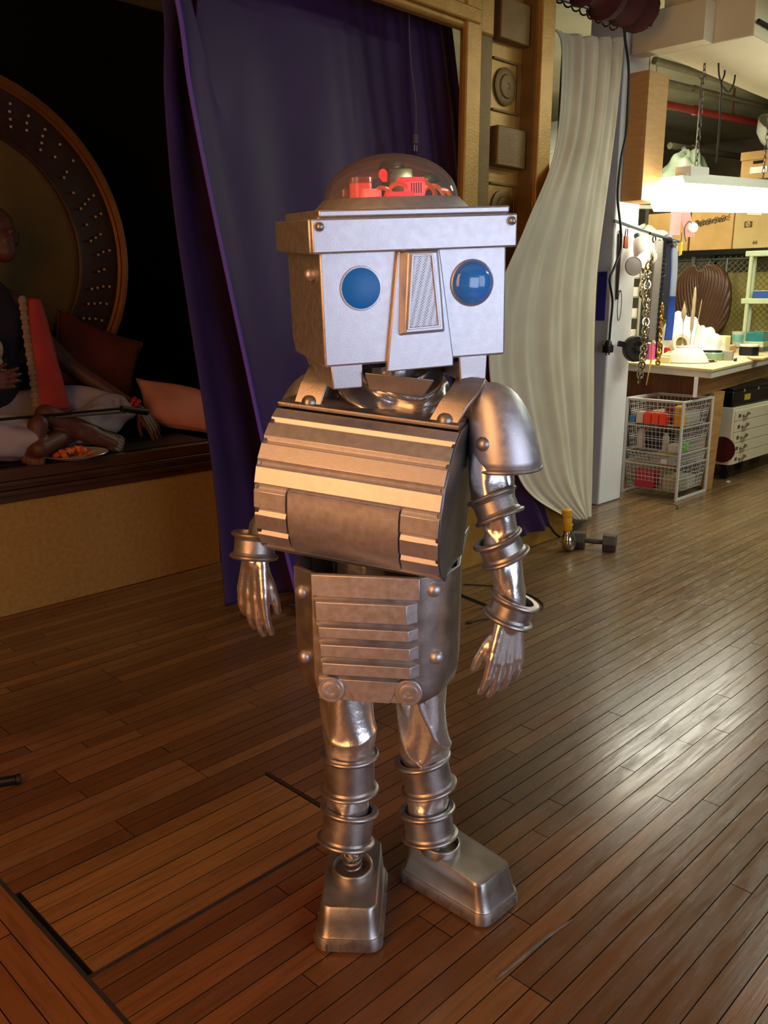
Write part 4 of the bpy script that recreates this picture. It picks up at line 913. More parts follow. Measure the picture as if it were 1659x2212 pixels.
# ------------------------------------------------------------------ workshop: column and what hangs on it
co = tag(MB().box((5.805, 3.40, 1.75), (.33, .28, 3.5)).build('column', WHITEP, None, bevel=.012), kind='structure')
wb = thing('wooden_box_cover', 'tan wood grained box cover fixed high around the white column', 'box', (5.69, 3.10, 2.175))
WG1 = pm('fine_grain_veneer', 'c6955a', 'd0a066', 7, .5, stretch=(1,1,6)); 
m = MB(); m.box((.135,.008,.41),(.27,.016,.82)); m.box((.262,.08,.41),(.016,.15,.82)); m.build('front_board', pm('pale_veneer','bf9660','caa26c',7,.5,stretch=(1,1,6)), wb, bevel=.002)
MB().box((.008,.085,.41),(.016,.14,.82)).build('side_board', WG1, wb, bevel=.002); MB().box((.135,.085,.006),(.25,.14,.012)).build('bottom_board', CARD, wb); MB().box((.135,.085,.814),(.25,.14,.012)).build('top_board', CARD, wb)
pc_ = thing('power_cord', 'black power cord hanging down the white column with a plug at its end', 'cord', (0,0,0))
cp = [(5.129, 3, 3.214),(5.205, 3.02, 3.08),(5.309, 3.04, 2.919),(5.326, 3.04, 2.706),(5.342, 3.05, 2.545),(5.302, 3.05, 2.401),(5.283, 3.05, 2.23),(5.384, 3.1, 2.128),(5.616, 3.2, 1.985),(5.663, 3.22, 1.85),(5.59, 3.22, 1.722),(5.543, 3.22, 1.643),(5.598, 3.22, 1.502),(5.592, 3.22, 1.342),(5.588, 3.22, 1.219)]
MB().tube(spline(cp, 90), .0085, 8).build('cord', RUBBER, pc_); p = Vector((5.577, 3.22, 1.2))
m = MB(); m.cyl(p+Vector((.004,0,.03)), p+Vector((0,0,-.005)), .016, .03, n=12); m.box(p+Vector((0,0,-.03)),(.075,.05,.055)); m.build('plug', RUBBER, pc_, bevel=.006)
m = MB(); m.box(p+Vector((-.018,0,-.065)),(.006,.012,.02)); m.box(p+Vector((.018,0,-.065)),(.006,.012,.02)); m.build('plug_pins', pm('silver_band',''), pc_)
sw_ = thing('hand_saw_blade', 'long dark tapering blade hung flat on the white column', 'blade', (5.708, 3.25, 1.962))
MB().prism([(-.03,0),(.02,0),(.012,-.45),(-.012,-.45)], -.004, .004, 'y').build('blade', pm('dark_steel','2d2721','38312a',20,.5,.5), sw_, bevel=.002); MB().torus((-.004,0,.012),.014,.004,(0,1,0),14,6).build('hanging_loop', RUBBER, sw_)
oc = thing('orange_tag', 'rust orange padlock shaped tag hanging from a hook on the white column', 'tag', (5.749, 3.23, 1.916))
MB().box((0,0,-.01),(.055,.014,.085)).build('tag_body', pm('rust_orange','a8401e','b34a24',20,.5), oc, bevel=.006); MB().tube(spline([(-.015,0,.03),(-.012,0,.07),(.0,0,.085),(.015,0,.07),(.016,0,.03)],16),.005,6).build('shackle', pm('steel_wire','9a9a98',None,rough=.3,metal=1), oc)
wl = thing('wire_loop', 'thin oval wire loop hung on the white column', 'wire', (5.743, 3.245, 1.47)); MB().torus((0,0,0),.055,.0032,(0,1,0),40,6,(.5,1.9)).build('loop', pm('dull_wire','6e6a64',None,rough=.4,metal=.8), wl); MB().cyl((0,.015,.10),(0,-.006,.10),.004,n=8).build('nail', RUBBER, wl)
tw = thing('tape_reel', 'black round reel on an arm at the side of the white column', 'reel', (5.777, 3.18, 1.181))
MB().bar((-.04,.05,.02),(.06,.0,.0),.03,.04).build('arm', RUBBER, tw, bevel=.004)
Tw = Matrix.Translation((.085,-.02,-.02)) @ Vector((-.55,-.80,.1)).to_track_quat('Z','Y').to_matrix().to_4x4()
MB(Tw).lathe([(.085,-.03),(.095,-.02),(.095,.02),(.085,.03),(.05,.03),(.048,.024),(.02,.024),(.018,.034),(.0004,.034)], 32).build('reel', pm('charcoal_plastic','2a2622','35302b',20,.5), tw)
for k in range(6): MB(Tw).cyl((.033*math.cos(k*PI/3),.033*math.sin(k*PI/3),.02),(.033*math.cos(k*PI/3),.033*math.sin(k*PI/3),.027),.008,n=10).build('reel_hub_hole', DARK, tw)
bs = thing('blue_sheet', 'deep blue sheet pinned on the shaded side of the white column', 'sheet', (5.635, 3.329, 1.534)); MB().box((-.004,0,0),(.006,.07,.34)).build('sheet', pm('deep_blue','34348e','3a3a98',5,.7), bs); MB().cyl((-.009,0,.15),(-.003,0,.15),.008,n=10).build('pin', BLACK, bs)

# hooks and chains beside the column
rk = thing('hook_rail', 'metal hook rail sticking out from the white column above the hanging chains', 'rail', (5.662, 3.12, 2.035))
MB().bar((-.04,.14,.01),(.20,-.02,-.07),.02).build('rail_bar', pm('steel_wire',''), rk, bevel=.003); MB().bar((.18,-.02,-.07),(.72,.02,-.10),.018).build('rail_bar', RUBBER, rk, bevel=.003)
for t in (.2,.5,.8): MB().torus((.2+.26*t,-.02,-.09-.08*t),.022,.005,(0,1,0),14,6).build('hook', RUBBER, rk)
def chain(name, label, path, R, r, mat, step, group=None, cat='chain'):
    P = spline(path, 200); t = thing(name, label, cat, P[0], 0, group); me = MB().torus((0,0,0),R,r,(0,1,0),14,6,(1,1.35)).mesh('chain_link', mat)
    acc = 0; k = 0; last = P[0]
    for p in P:
        acc += (p-last).length; last = p
        if acc >= step or k == 0:
            acc = 0; o = bpy.data.objects.new('chain_link', me); C.objects.link(o); o.parent = t; o.location = p-P[0]; o.rotation_euler = (.15*math.sin(k*2.3), .2*math.sin(k*1.7), PI/2*(k % 2)+.5+.25*math.sin(k)); k += 1
    return t
STEEL = pm('polished_chain','c9bfa2',None,rough=.16,metal=1); GOLDC = pm('gold_chain','d8a032','e2ae44',20,.25,.9)
chain('silver_chain', 'long polished chain of fat round links hanging past the bench edge', [(5.865, 3.1, 1.837),(5.823, 3.08, 1.598),(5.803, 3.06, 1.341),(5.76, 3.04, 1.148),(5.689, 3.02, 0.9628)], .022, .0062, STEEL, .030)
chain('silver_chain', 'shorter doubled polished chain beside the clamp lamp on the column', [(5.969, 3.2, 1.861),(6.002, 3.2, 1.732),(5.961, 3.19, 1.601),(5.99, 3.19, 1.502)], .020, .006, STEEL, .028)
chain('gold_chain', 'slim golden bead chain hanging to the bench top between pale strap and blue strap', [(6.105, 3.1, 1.469),(6.105, 3.1, 1.335),(6.086, 3.09, 1.201),(6.068, 3.08, 1.052)], .013, .006, GOLDC, .021)
def strap(name, label, pts, w, mat, cat='strap', th=.006):
    P = spline(pts, 24); t = thing(name, label, cat, P[0])
    MB().loft([[p-P[0]+Vector((dx*w*.7,-dx*w*.7+dy,0)) for dx, dy in ((-.5,-th),(.5,-th),(.5,th),(-.5,th))] for p in P]).build('webbing', mat, t); return t, P
t, P = strap('toothed_strap', 'wide pale strap edged with black teeth hanging beside the polished chain', [(5.912, 3.06, 1.916),(5.896, 3.05, 1.726),(5.868, 3.04, 1.47),(5.845, 3.03, 1.227)], .055, pm('pale_webbing','9d958a','a8a095',10,.7))
TB = MB().box((0,0,0),(.02,.014,.02)).mesh('tooth', BLACK, smooth=False)
for i in range(0, 24):
    for sx in (1,):
        o = bpy.data.objects.new('tooth', TB); C.objects.link(o); o.parent = t; o.location = P[i]-P[0]+Vector((sx*.026,-sx*.026-.004,0)); o.rotation_euler = (0,0,-.78)
t, P = strap('blue_strap', 'long blue strap hanging by the bench behind the toothed strap', [(6.227, 3.12, 1.934),(6.265, 3.12, 1.67),(6.276, 3.11, 1.4),(6.243, 3.1, 1.212)], .05, pm('blue_webbing','20429a','2a50a8',10,.5))
MB().box((.0,-.012,-.02),(.05,.02,.04)).build('buckle', RUBBER, t, bevel=.004)
t, P = strap('black_strap', 'bunch of black straps hanging from the hook rail', [(6.178, 3.14, 1.948),(6.207, 3.14, 1.769),(6.197, 3.13, 1.536),(6.176, 3.12, 1.367)], .05, pm('black_webbing','14161c','1a1d24',10,.55)); MB().ball((0,-.01,0),.05,(1,.6,.6)).build('knot', pm('black_webbing',''), t)
t, P = strap('clear_strip', 'glossy clear plastic strip catching the light beside the blue strap', [(6.236, 3.1, 1.9),(6.258, 3.1, 1.736),(6.242, 3.09, 1.536)], .035, pm('glossy_clear','9fa6b4',None,rough=.08,alpha=.6)); MB().cyl((0,-.01,0),(0,.01,0),.012,n=10).build('rivet', STEEL, t)
lc_ = thing('leaf_chain', 'dark green leafy trim strung down beside the toothed strap', 'trim', (6.027, 3.08, 1.794))
MB().tube([( .0, 0, -.02*i) for i in range(36)], .006, 6).build('stem', pm('dark_leaf','16200e','202c14',20,.6), lc_)
LM = MB().loft([[(0,0,0),(.001,0,0),(.001,.001,0)],[(.012,-.004,.012),(.014,.006,.012),(.01,.004,.016)],[(.034,0,.02),(.035,.001,.02),(.034,.001,.021)]]).mesh('leaf', pm('dark_leaf',''), smooth=False)
for i in range(26):
    o = bpy.data.objects.new('leaf', LM); C.objects.link(o); o.parent = lc_; o.location = (0,0,-.026*i); o.rotation_euler = (0,0,2.4*i)
ct = thing('thread_tail', 'thin yellow cord trailing from the toothed strap below the bench top', 'cord', (5.841, 3.02, 1.217)); MB().tube([Vector(a)-Vector((5.841, 3.02, 1.217)) for a in spline([(5.841, 3.02, 1.217),(5.808, 3, 1.098),(5.747, 2.98, 1.021),(5.703, 2.97, 0.9192)],20)], [.010-.0004*i for i in range(20)], 6).build('cord', pm('yellow_cord','c9a24a','d4ae58',10,.6), ct)
# clamp lamp
cl = thing('clamp_lamp', 'small white clamp lamp with a glowing bulb beside the white column', 'lamp', (5.831, 3.14, 1.853))
Tl = Matrix.Rotation(math.radians(28),4,'Y') @ Matrix.Rotation(math.radians(-35),4,'X')
m = MB(Tl); R = [[(a*math.cos(2*PI*k/32), a*math.sin(2*PI*k/32), z) for k in range(32)] for a, z in ((.03,.10),(.045,.09),(.085,-.09),(.082,-.09),(.042,.085),(.028,.095))]; m.loft(R, cap=False); m.build('shade', pm('white_enamel','e8e6dc',None,rough=.3), cl)
MB(Tl).ball((0,0,-.05),.04).build('bulb', pm('lit_bulb','ffffff',None,emit='fff4dc',estr=6), cl); MB(Tl).cyl((0,0,.09),(0,0,.15),.022,n=14).build('socket', RUBBER, cl); MB().bar((.01,0,.14),(-.05,.10,.16),.014).build('clamp_arm', pm('steel_wire',''), cl)
rd = thing('round_lid', 'small grey pink round lid hanging below the clamp lamp', 'lid', (5.678, 3.12, 1.738)); Tr_ = Vector((-.5,-.85,.1)).to_track_quat('Z','Y').to_matrix().to_4x4(); MB(Tr_).lathe([(.06,-.006),(.066,0),(.066,.006),(.055,.010),(.0004,.011)],32).build('disc', pm('grey_pink','a3968c','ab9e94',8,.5), rd); MB(Tr_).torus((0,0,.008),.06,.004,n=28,m=6).build('rim', pm('grey_pink',''), rd)
pk = pm('pink_felt','d98f8e','e29c9a',6,.85)
for nm, pa, pb, lb in ((0,(7.82, 3.9, 2.308),(7.781, 3.88, 2.09),'straight pink felt strip hanging above the blue strap'),(1,(7.986, 3.9, 2.319),(8.092, 3.88, 2.089),'slanting pink felt strip hanging beside the small white globe')):
    A_, B_ = Vector(pa), Vector(pb); t = thing('pink_strip', lb, 'strip', A_); MB().loft([[ (B_-A_)*k+Vector((dx*.8,-dx*.75+dy,0)) for dx, dy in ((-.042,-.004),(.042,-.004),(.042,.004),(-.042,.004))] for k in (0,.33,.66,1)]).build('felt', pk, t); MB().cyl((0,.01,0),(0,-.01,0),.006,n=8).build('pin', STEEL, t)
hb = thing('hanging_bar', 'grey bar hung from the ceiling above the pink felt strips', 'bar', (7.077, 3.9, 2.286)); e_ = Vector((8.18, 3.9, 2.358))-Vector((7.077, 3.9, 2.286)); MB().bar((0,0,0), e_, .05, .03).build('bar', pm('grey_block',''), hb, bevel=.003)
for f_ in (.06,.94): MB().bar(e_*f_, e_*f_+Vector((0,0,3.6-hb.location.z)), .006).build('hanger_wire', pm('dull_wire',''), hb)
gb = thing('white_globe', 'small white globe on a thin curved arm by the pink strips', 'globe', (7.861, 3.75, 2.152)); MB().ball((0,0,0),.048,n=20,m=14).build('globe', pm('white_globe','f2f0e6',None,rough=.3), gb); MB().tube(spline([(-.02,0,.035),(-.08,0,.05),(-.15,0,.0),(-.19,-.02,-.07),(-.24,-.06,-.13)],24),.006,6).build('arm', pm('dull_wire',''), gb)
yt = thing('yellow_tag', 'bright yellow tag hanging beside the blue strap', 'tag', (6.411, 3.14, 1.883)); MB().box((0,0,0),(.075,.006,.095),Euler((0,.1,.7)).to_matrix()).build('card', pm('bright_yellow','e2c408','eacd10',8,.6), yt, bevel=.002); MB().cyl((0,-.008,.04),(0,.008,.04),.004,n=8).build('eyelet', STEEL, yt); MB().bar((0,0,.04),(.0,-.0,.118),.004).build('string', RUBBER, yt)

# ------------------------------------------------------------------ workbench
be = thing('workbench', 'plywood workbench with a white edged top and a tapered leg', 'workbench', (6.28, 2.75, 0))
TOP = [(0,0),(2.72,.42),(2.72,1.5),(.30,1.02)]
m = MB(); m.prism(TOP, .994, 1.01, 'z'); m.build('top_sheet', pm('pale_plywood','d2bd88','dbc894',6,.5), be)
m = MB(); m.prism([(.012,.012),(2.71,.43),(2.71,1.49),(.31,1.01)], .942, .994, 'z'); m.build('top_edge', pm('white_laminate','cfc6b4',None,rough=.5), be, bevel=.002)
ux = Vector((2.75,.42,0)).normalized(); vx = Vector((.30,1.02,0)).normalized()
a = Vector((.03,.115,0)); 
def slab(name, p, d, L, th, z0, z1, mat, out): q_ = p + d*L; n = Vector((-d.y,d.x,0))*th*out; return MB().loft([[p+Vector((0,0,z0)),q_+Vector((0,0,z0)),q_+n+Vector((0,0,z0)),p+n+Vector((0,0,z0))],[p+Vector((0,0,z1)),q_+Vector((0,0,z1)),q_+n+Vector((0,0,z1)),p+n+Vector((0,0,z1))]]).build(name, mat, be, bevel=.002)
slab('front_apron', a, ux, 2.6, .025, .795, .942, PLY, 1)
MB().box((.485,.60,.68),(.02,.78,.524)).build('end_panel', PLYD, be, bevel=.002)
slab('corner_post', a+Vector((-.006,.0,0)), ux, .05, .03, .793, .942, WHITEP, 1)
m = MB(); m.prism([(.435,.0),(.545,.0),(.625,.795),(.425,.795)], .155, .195, 'y'); m.build('leg', PLY, be, bevel=.002)
m = MB(); m.prism([(2.3,.0),(2.42,.0),(2.46,.795),(2.26,.795)], .50, .54, 'y'); m.build('leg', PLY, be, bevel=.002)
m = MB(); m.prism([(.42,.0),(.54,.0),(.54,.942),(.42,.942)], .95, .99, 'y'); m.build('leg', PLY, be, bevel=.002)
m = MB(); m.prism([(2.3,.0),(2.42,.0),(2.42,.942),(2.3,.942)], 1.30, 1.34, 'y'); m.build('leg', PLY, be, bevel=.002)
BZ = 1.01
bw = thing('upturned_bowl', 'white upturned bowl holding upright sticks near the bench corner', 'bowl', (6.853, 3.23, 1.01))
WC = pm('white_plaster','cfc8c2','d8d2cc',6,.5)
MB().lathe([(.172,0),(.176,.006),(.172,.012),(.160,.045),(.135,.085),(.105,.115),(.098,.118),(.098,.125),(.094,.132),(.086,.135),(.0005,.136)], 48).build('bowl_shell', WC, bw); MB().torus((0,0,.010),.176,.004,n=48,m=6).build('rim', WC, bw)
STK = pm('cracked_wood_stick','a8926c','b49e78',30,.7)
for k, (dx, prof, lb) in enumerate(((.02,[(.006,0),(.006,.10),(.020,.14),(.026,.22),(.022,.30),(.024,.36),(.016,.43),(.010,.46),(.001,.47)],'tall ragged bark like stick standing in the upturned bowl'),(-.045,[(.004,0),(.004,.14),(.006,.19),(.028,.245),(.034,.27),(.020,.31),(.004,.345),(.001,.36)],'arrowhead shaped stick standing in the upturned bowl'),(.05,[(.004,0),(.004,.2),(.0055,.24),(.0055,.36),(.001,.38)],'thin straight stick leaning in the upturned bowl'))):
    t = thing('model_stick', lb, 'stick', Vector((6.853, 3.23, 1.01))+Vector((dx*.7,-dx*.7,.134)))
    MB(Matrix.Rotation((.03,-.05,.22)[k],4,'Y')).lathe(prof, 10, Matrix.Diagonal((1,.5,1,1))).build('stick_body', STK, t); MB().cyl((0,0,0),(0,0,.015),.008,n=8).build('base_plug', WC, t)
bu = thing('wrapped_bundle', 'big white plastic wrapped bundle on the bench behind the upturned bowl', 'bundle', (7.72,3.62,BZ))
def blob(cx, cy, cz, sx, sy, sz, seed):
    r2 = random.Random(seed); ph = [r2.random()*6 for _ in range(6)]
    def f(u, v):
        a, b_ = 2*PI*u, PI*(v*.5); k = 1+.07*math.sin(3*a+ph[0]+4*b_)+.05*math.sin(7*a-5*b_+ph[1])+.04*math.sin(9*b_+2*a+ph[2])
        return (cx+sx*math.cos(a)*math.cos(b_)*k, cy+sy*math.sin(a)*math.cos(b_)*k, cz+sz*math.sin(b_)*k)
    return f
WPL = pm('white_poly_sheet','dcd8cc','e6e2d8',10,.35)
m = MB(); m.grid(blob(-.10,.05,0,.26,.2,.36,3),48,20); m.build('wrapping', WPL, bu, ang=60); m = MB(); m.grid(blob(.16,-.06,0,.24,.18,.24,5),48,20); m.build('wrapping', WPL, bu, ang=60); MB().box((.30,-.17,.09),(.12,.12,.18)).build('cream_end', pm('cream_card','d9c58c','e0cd98',5,.7), bu, bevel=.01)
tr_ = thing('tape_tray', 'low cream tray holding a roll of masking tape beside the gold chain', 'tray', (6.746, 3.339, 1.01)); MB().prism([(-.10,0),(.14,0),(.16,.085),(-.10,.05)], -.05, .05, 'y', M=Matrix.Rotation(.15,4,'Z')).build('tray_body', pm('cream_card',''), tr_, bevel=.004); MB().box((.03,0,.072),(.2,.08,.006),Euler((0,-.13,.15)).to_matrix()).build('tray_lip', pm('cream_card',''), tr_)
tp = thing('tape_roll', 'roll of masking tape standing on edge in the cream tray', 'tape', Vector((6.746, 3.339, 1.01))+Vector((.09,-.05,.145))); Tt = Vector((-.45,-.85,.2)).to_track_quat('Z','Y').to_matrix().to_4x4()
m = MB(Tt); R = [[(a*math.cos(2*PI*k/32), a*math.sin(2*PI*k/32), z) for k in range(32)] for a, z in ((.055,-.025),(.083,-.025),(.083,.025),(.055,.025))]; R.append(R[0]); m.loft(R, cap=False); m.build('tape_coil', pm('masking_tape','d8cdb6','e0d6c2',20,.6), tp); MB(Tt).lathe([(.055,-.01),(.055,.01)],24).build('core', pm('card_core','8a6a2c',None,rough=.7), tp)
def jar(name, label, loc, prof, mat, capm=None, capz=None, cat='jar'):
    t = thing(name, label, cat, loc); MB().lathe(prof, 28).build('body', mat, t, bevel=0)
    if capm: MB().lathe(capz, 28).build('lid', capm, t)
    return t
jar('black_tin', 'round black tin with a pale lid on the bench near the picture edge', (8.145, 3.239, 1.01), [(.075,0),(.085,.006),(.088,.05),(.085,.085)], BLACK, pm('pale_lid','d5cfbf',None,rough=.4), [(.086,.083),(.086,.098),(.08,.103),(.0005,.104)], 'tin')
jar('paint_jar', 'short black jar with a white cap beside the cream tape tray', (7.112, 3.634, 1.01), [(.05,0),(.052,.01),(.052,.12),(.045,.135)], BLACK, pm('white_globe',''), [(.042,.133),(.042,.16),(.0005,.162)])
jar('green_jar', 'low clear jar with a green band on the bench beside the upturned bowl', (7.277, 3.204, 1.01), [(.085,0),(.09,.01),(.09,.06),(.08,.07)], pm('greenish_glass','9bb89a','86a884',9,.1,trans=.3), BLACK, [(.082,.068),(.082,.082),(.0005,.084)])
jar('plastic_cup', 'clear plastic cup with a teal printed band at the back of the bench', (8.62,3.55,1.06), [(.042,0),(.046,.004),(.060,.15),(.058,.15),(.044,.008)], pm('frosted_plastic','bfc8b6',None,rough=.2,alpha=.75), pm('teal_print','5f9a8e','74aa9c',30,.4), [(.0515,.05),(.0575,.12)], 'cup')
jar('cream_tub', 'small cream tub beside the black paint jar on the bench', (7.366, 3.838, 1.01), [(.045,0),(.047,.01),(.047,.10),(.044,.11)], pm('cream_card',''), pm('white_globe',''), [(.045,.108),(.045,.125),(.0005,.126)], 'tub')
def flatbox(name, label, loc, d, rz, mat, mat2=None, cat='box', h2=.004):
    t = thing(name, label, cat, loc, rz); MB().box((0,0,d[2]/2),d).build('body', mat, t, bevel=min(.004,d[2]*.2)); MB().box((0,0,d[2]+h2/2),(d[0]*.97,d[1]*.97,h2)).build('lid', mat2 or mat, t, bevel=.001); return t
flatbox('flat_carton', 'long flat cardboard carton lying on the bench behind the white bundle', (8.32,3.60,BZ), (.45,.22,.07), .18, pm('tan_card','bf8f4e','c89a5a',6,.8), pm('cream_card',''), 'carton')
flatbox('steel_block', 'small grey steel block on the bench between green jar and black knife', (7.374, 3.105, 1.01), (.10,.08,.075), .3, pm('grey_block','8d897c','97937f',10,.5), cat='block')
flatbox('wood_offcut', 'thin pale wood offcut at the bench front edge under the black tin', (7.601, 2.959, 1.01), (.24,.10,.018), .5, PLY, pm('pale_plywood',''), 'offcut')
flatbox('note_card', 'white card lying under the black tin on the bench', (7.833, 3.171, 1.01), (.2,.12,.006), .1, pm('white_laminate',''), cat='card')
flatbox('paper_pad', 'pale paper pad with dark pens on top beside the green jar', (6.994, 3.165, 1.01), (.22,.14,.012), -.2, pm('white_laminate',''), cat='pad')
flatbox('bench_ledge', 'pale ledge at the back of the bench carrying the plastic cup', (8.80,3.56,BZ), (.40,.30,.045), .16, pm('white_laminate',''), cat='ledge')
flatbox('teal_case', 'teal rounded case on the pale ledge by the shelf post', (8.85,3.45,1.115), (.26,.16,.085), .2, pm('teal_plastic','1f6f70','2a7f7e',8,.3), cat='case')
flatbox('white_drawer_box', 'white organiser box under the teal case', (8.84,3.46,1.06), (.30,.2,.05), .2, pm('pale_green_plastic','b3bd95','bdc69f',8,.5), cat='box')
def knife(name, label, loc, rz, L, mat, hm, cat='tool'):
    t = thing(name, label, cat, loc, rz); MB().prism([(0,-.012),(L*.6,-.009),(L*.6,.012),(0,.014)], .004, .02, 'z').build('handle', hm, t, bevel=.004); MB().prism([(L*.6,-.007),(L,-.002),(L*.97,.006),(L*.6,.008)], .009, .012, 'z').build('blade', mat, t); return t
knife('utility_knife', 'black handled utility knife at the bench front edge', (7.246, 2.988, 1.01), .35, .26, STEEL, BLACK)
knife('long_ruler', 'long dark straightedge lying beside the white bundle', (7.554, 3.456, 1.01), .10, .42, BLACK, pm('greenish_glass',''), 'ruler')
knife('steel_snips', 'dark steel snips lying between the upturned bowl and paper pad', (6.914, 3.089, 1.01), -.1, .20, STEEL, BLACK)
knife('craft_brush', 'dark brush lying across the pale paper pad', Vector((7.132, 3.269, 1.01))+Vector((0,0,.016)), .4, .24, BLACK, BLACK, 'brush')
gl_ = thing('loop_tool', 'dark loop handled tool on the flat carton', 'tool', (8.30,3.58,BZ+.074)); MB().bar((-.22,.0,.012),(.06,0,.012),.03,.018).build('shaft', BLACK, gl_, bevel=.004); MB().torus((.11,0,.02),.045,.010,(.3,-.6,.7),20,8).build('loop', BLACK, gl_)
rf = thing('red_bristle_brush', 'orange bristled brush beneath the white bundle by the bowl', 'brush', (7.12,3.34,BZ)); MB().box((0,0,.012),(.26,.05,.024),Euler((0,0,-.5)).to_matrix()).build('brush_back', pm('salmon_plastic','c8624a','d27058',9,.5), rf, bevel=.004)
mb = MB()
for i in range(40): mb.bar((-.11+.0055*i,.06-.003*i,.024),(-.11+.0056*i+.01*math.sin(i*2.),.06-.003*i,.10+.015*math.sin(i*1.3)),.004)
mb.build('bristles', pm('salmon_plastic',''), rf, smooth=False)['kind'] = 'stuff'
for nm, lb, pos, d, c in (('yellow_folder','yellow plastic folder standing behind the polished chain',(6.75,3.86,BZ),(.34,.03,.20),'e8cf10'),('magenta_box','small magenta box behind the gold chain',(7.0,3.62,BZ),(.06,.05,.13),'e03aa8'),('red_box','small red box between gold chain and tape tray',(7.05,3.48,BZ),(.08,.05,.10),'b8180c')):
    flatbox(nm, lb, pos, d, -.7, pm(nm+'_plastic', c, None, rough=.5), cat='folder' if 'folder' in nm else 'box')
# stack of lit white trays behind the chains
for i, (z0, lb) in enumerate(((1.18,'lowest white letter tray stacked behind the polished chain'),(1.36,'second white letter tray from the bottom behind the polished chain'),(1.54,'third white letter tray from the bottom behind the polished chain'),(1.70,'topmost white letter tray behind the clamp lamp'))):
    t = thing('letter_tray', lb, 'tray', (7.0, 4.15, z0), -.78, 'white trays behind the chains'); m = MB(); m.box((0,0,.006),(.62,.34,.012)); m.box((0,-.165,.04),(.62,.012,.08)); m.box((0,.165,.04),(.62,.012,.08)); m.build('tray_body', pm('white_laminate',''), t, bevel=.003); MB().box((0,0,.04),(.5,.28,.05)).build('paper_stack', pm('white_paper','e2dfd2',None,rough=.8), t, bevel=.003)
tsr = thing('tray_rack', 'slim grey rack carrying the white letter trays behind the chains', 'rack', (7.0,4.15,BZ), -.78)
for sx in (-.30,.30):
    for sy in (-.18,.18): MB().box((sx,sy,.40),(.02,.02,.80)).build('post', pm('grey_block',''), tsr)
for z0 in (.165,.345,.525,.685): MB().box((0,0,z0),(.62,.36,.008)).build('rack_shelf', pm('grey_block',''), tsr)

# ------------------------------------------------------------------ wire basket unit
bk = thing('wire_basket_unit', 'white wire drawer tower with four mesh baskets by the white column', 'basket unit', (6.155, 2.89, 0))
BW, BD = .53, .475
for x in (0.012, BW-.012):
    for y in (.008, BD-.008): MB().box((x,y,.385),(.028,.014,.77)).build('post', WIREW, bk, bevel=.002)
for y in (.008, BD-.008):
    MB().box((BW/2,y,.012),(BW-.05,.014,.022)).build('foot_rail', WIREW, bk, bevel=.002); MB().box((BW/2,y,.762),(BW-.05,.014,.016)).build('top_rail', WIREW, bk, bevel=.002)
for x in (.012, BW-.012): MB().box((x,BD/2,.764),(.024,BD-.03,.012)).build('top_rail', WIREW, bk, bevel=.002)
for z0 in (.555,.352,.258):
    for y in (.008, BD-.008): MB().bar((.03,y,z0+.012),(BW-.03,y,z0+.012),.006).build('runner', WIREW, bk)
def basket(zt, zb, sl=.03):
    mb = MB(); w = .0026
    def L(x, y, z): k = (z-zb)/(zt-zb); e = sl*(1-k); return (lerp(.020+e, BW-.020-e, x), lerp(.018+e*.6, BD-.018-e*.6, y), z)
    nx, ny, nz = 15, 13, max(3, int((zt-zb)/.031))
    for i in range(nx+1):
        for y in (0, 1): mb.bar(L(i/nx,y,zb), L(i/nx,y,zt), w)
        mb.bar(L(i/nx,0,zb), L(i/nx,1,zb), w)
    for j in range(ny+1):
        for x in (0, 1): mb.bar(L(x,j/ny,zb), L(x,j/ny,zt), w)
        mb.bar(L(0,j/ny,zb), L(1,j/ny,zb), w)
    for k in range(nz+1):
        z = lerp(zb, zt, k/nz); c = [L(0,0,z),L(1,0,z),L(1,1,z),L(0,1,z)]
        for a_, b_ in zip(c, c[1:]+c[:1]): mb.bar(a_, b_, w)
    bo = mb.build('basket', WIREW, bk, smooth=False)
    m = MB(); c = [L(0,0,zt),L(1,0,zt),L(1,1,zt),L(0,1,zt)]
    for a_, b_ in zip(c, c[1:]+c[:1]): m.bar(a_, b_, .0075)
    zm = (zt+zb)/2; c = [L(0,0,zm),L(1,0,zm),L(1,1,zm),L(0,1,zm)]
    if zt-zb > .15:
        for a_, b_ in zip(c, c[1:]+c[:1]): m.bar(a_, b_, .0055)
    m.build('basket_rim', WIREW, bo, smooth=False)
for zt, zb in ((.752,.572),(.556,.372),(.352,.272),(.258,.062)): basket(zt, zb)
def inb(x, y, z): return Vector((6.155+x, 2.89+y, z))
def goods(name, label, x, y, z, d, c, kind='box', cat='box', rz=0.0):
    t = thing(name, label, cat, inb(x, y, z), rz); mt = pm(name+'_'+c, c, None, rough=.5)
    if kind == 'box': MB().box((0,0,d[2]/2),d).build('body', mt, t, bevel=.004); MB().box((0,0,d[2]+.002),(d[0]*.8,d[1]*.8,.004)).build('flap', mt, t)
    else: MB().lathe([(d[0]*.9,0),(d[0],.004),(d[0],d[2]*.8),(d[0]*.8,d[2]*.88)],16).build('body', mt, t); MB().lathe([(d[0]*.6,d[2]*.87),(d[0]*.6,d[2]),(.0005,d[2])],16).build('cap', mt, t)
z1, z2, z3, z4 = .576, .376, .276, .066
for k in range(3): goods('orange_packet', ('first','second','third')[k]+' bright orange packet from the column side in the top wire basket', .05, .300-.062*k, z1, (.05,.055,.085), ('e0401c','e8481c','f04020')[k], cat='packet')
goods('yellow_packet', 'amber yellow packet standing in the top wire basket', .07, .055, z1, (.07,.06,.15), 'd89a18', cat='packet'); goods('blue_cloth', 'blue folded cloth in the top wire basket', .05, .425, z1, (.06,.05,.05), '3d6a9a', cat='cloth')
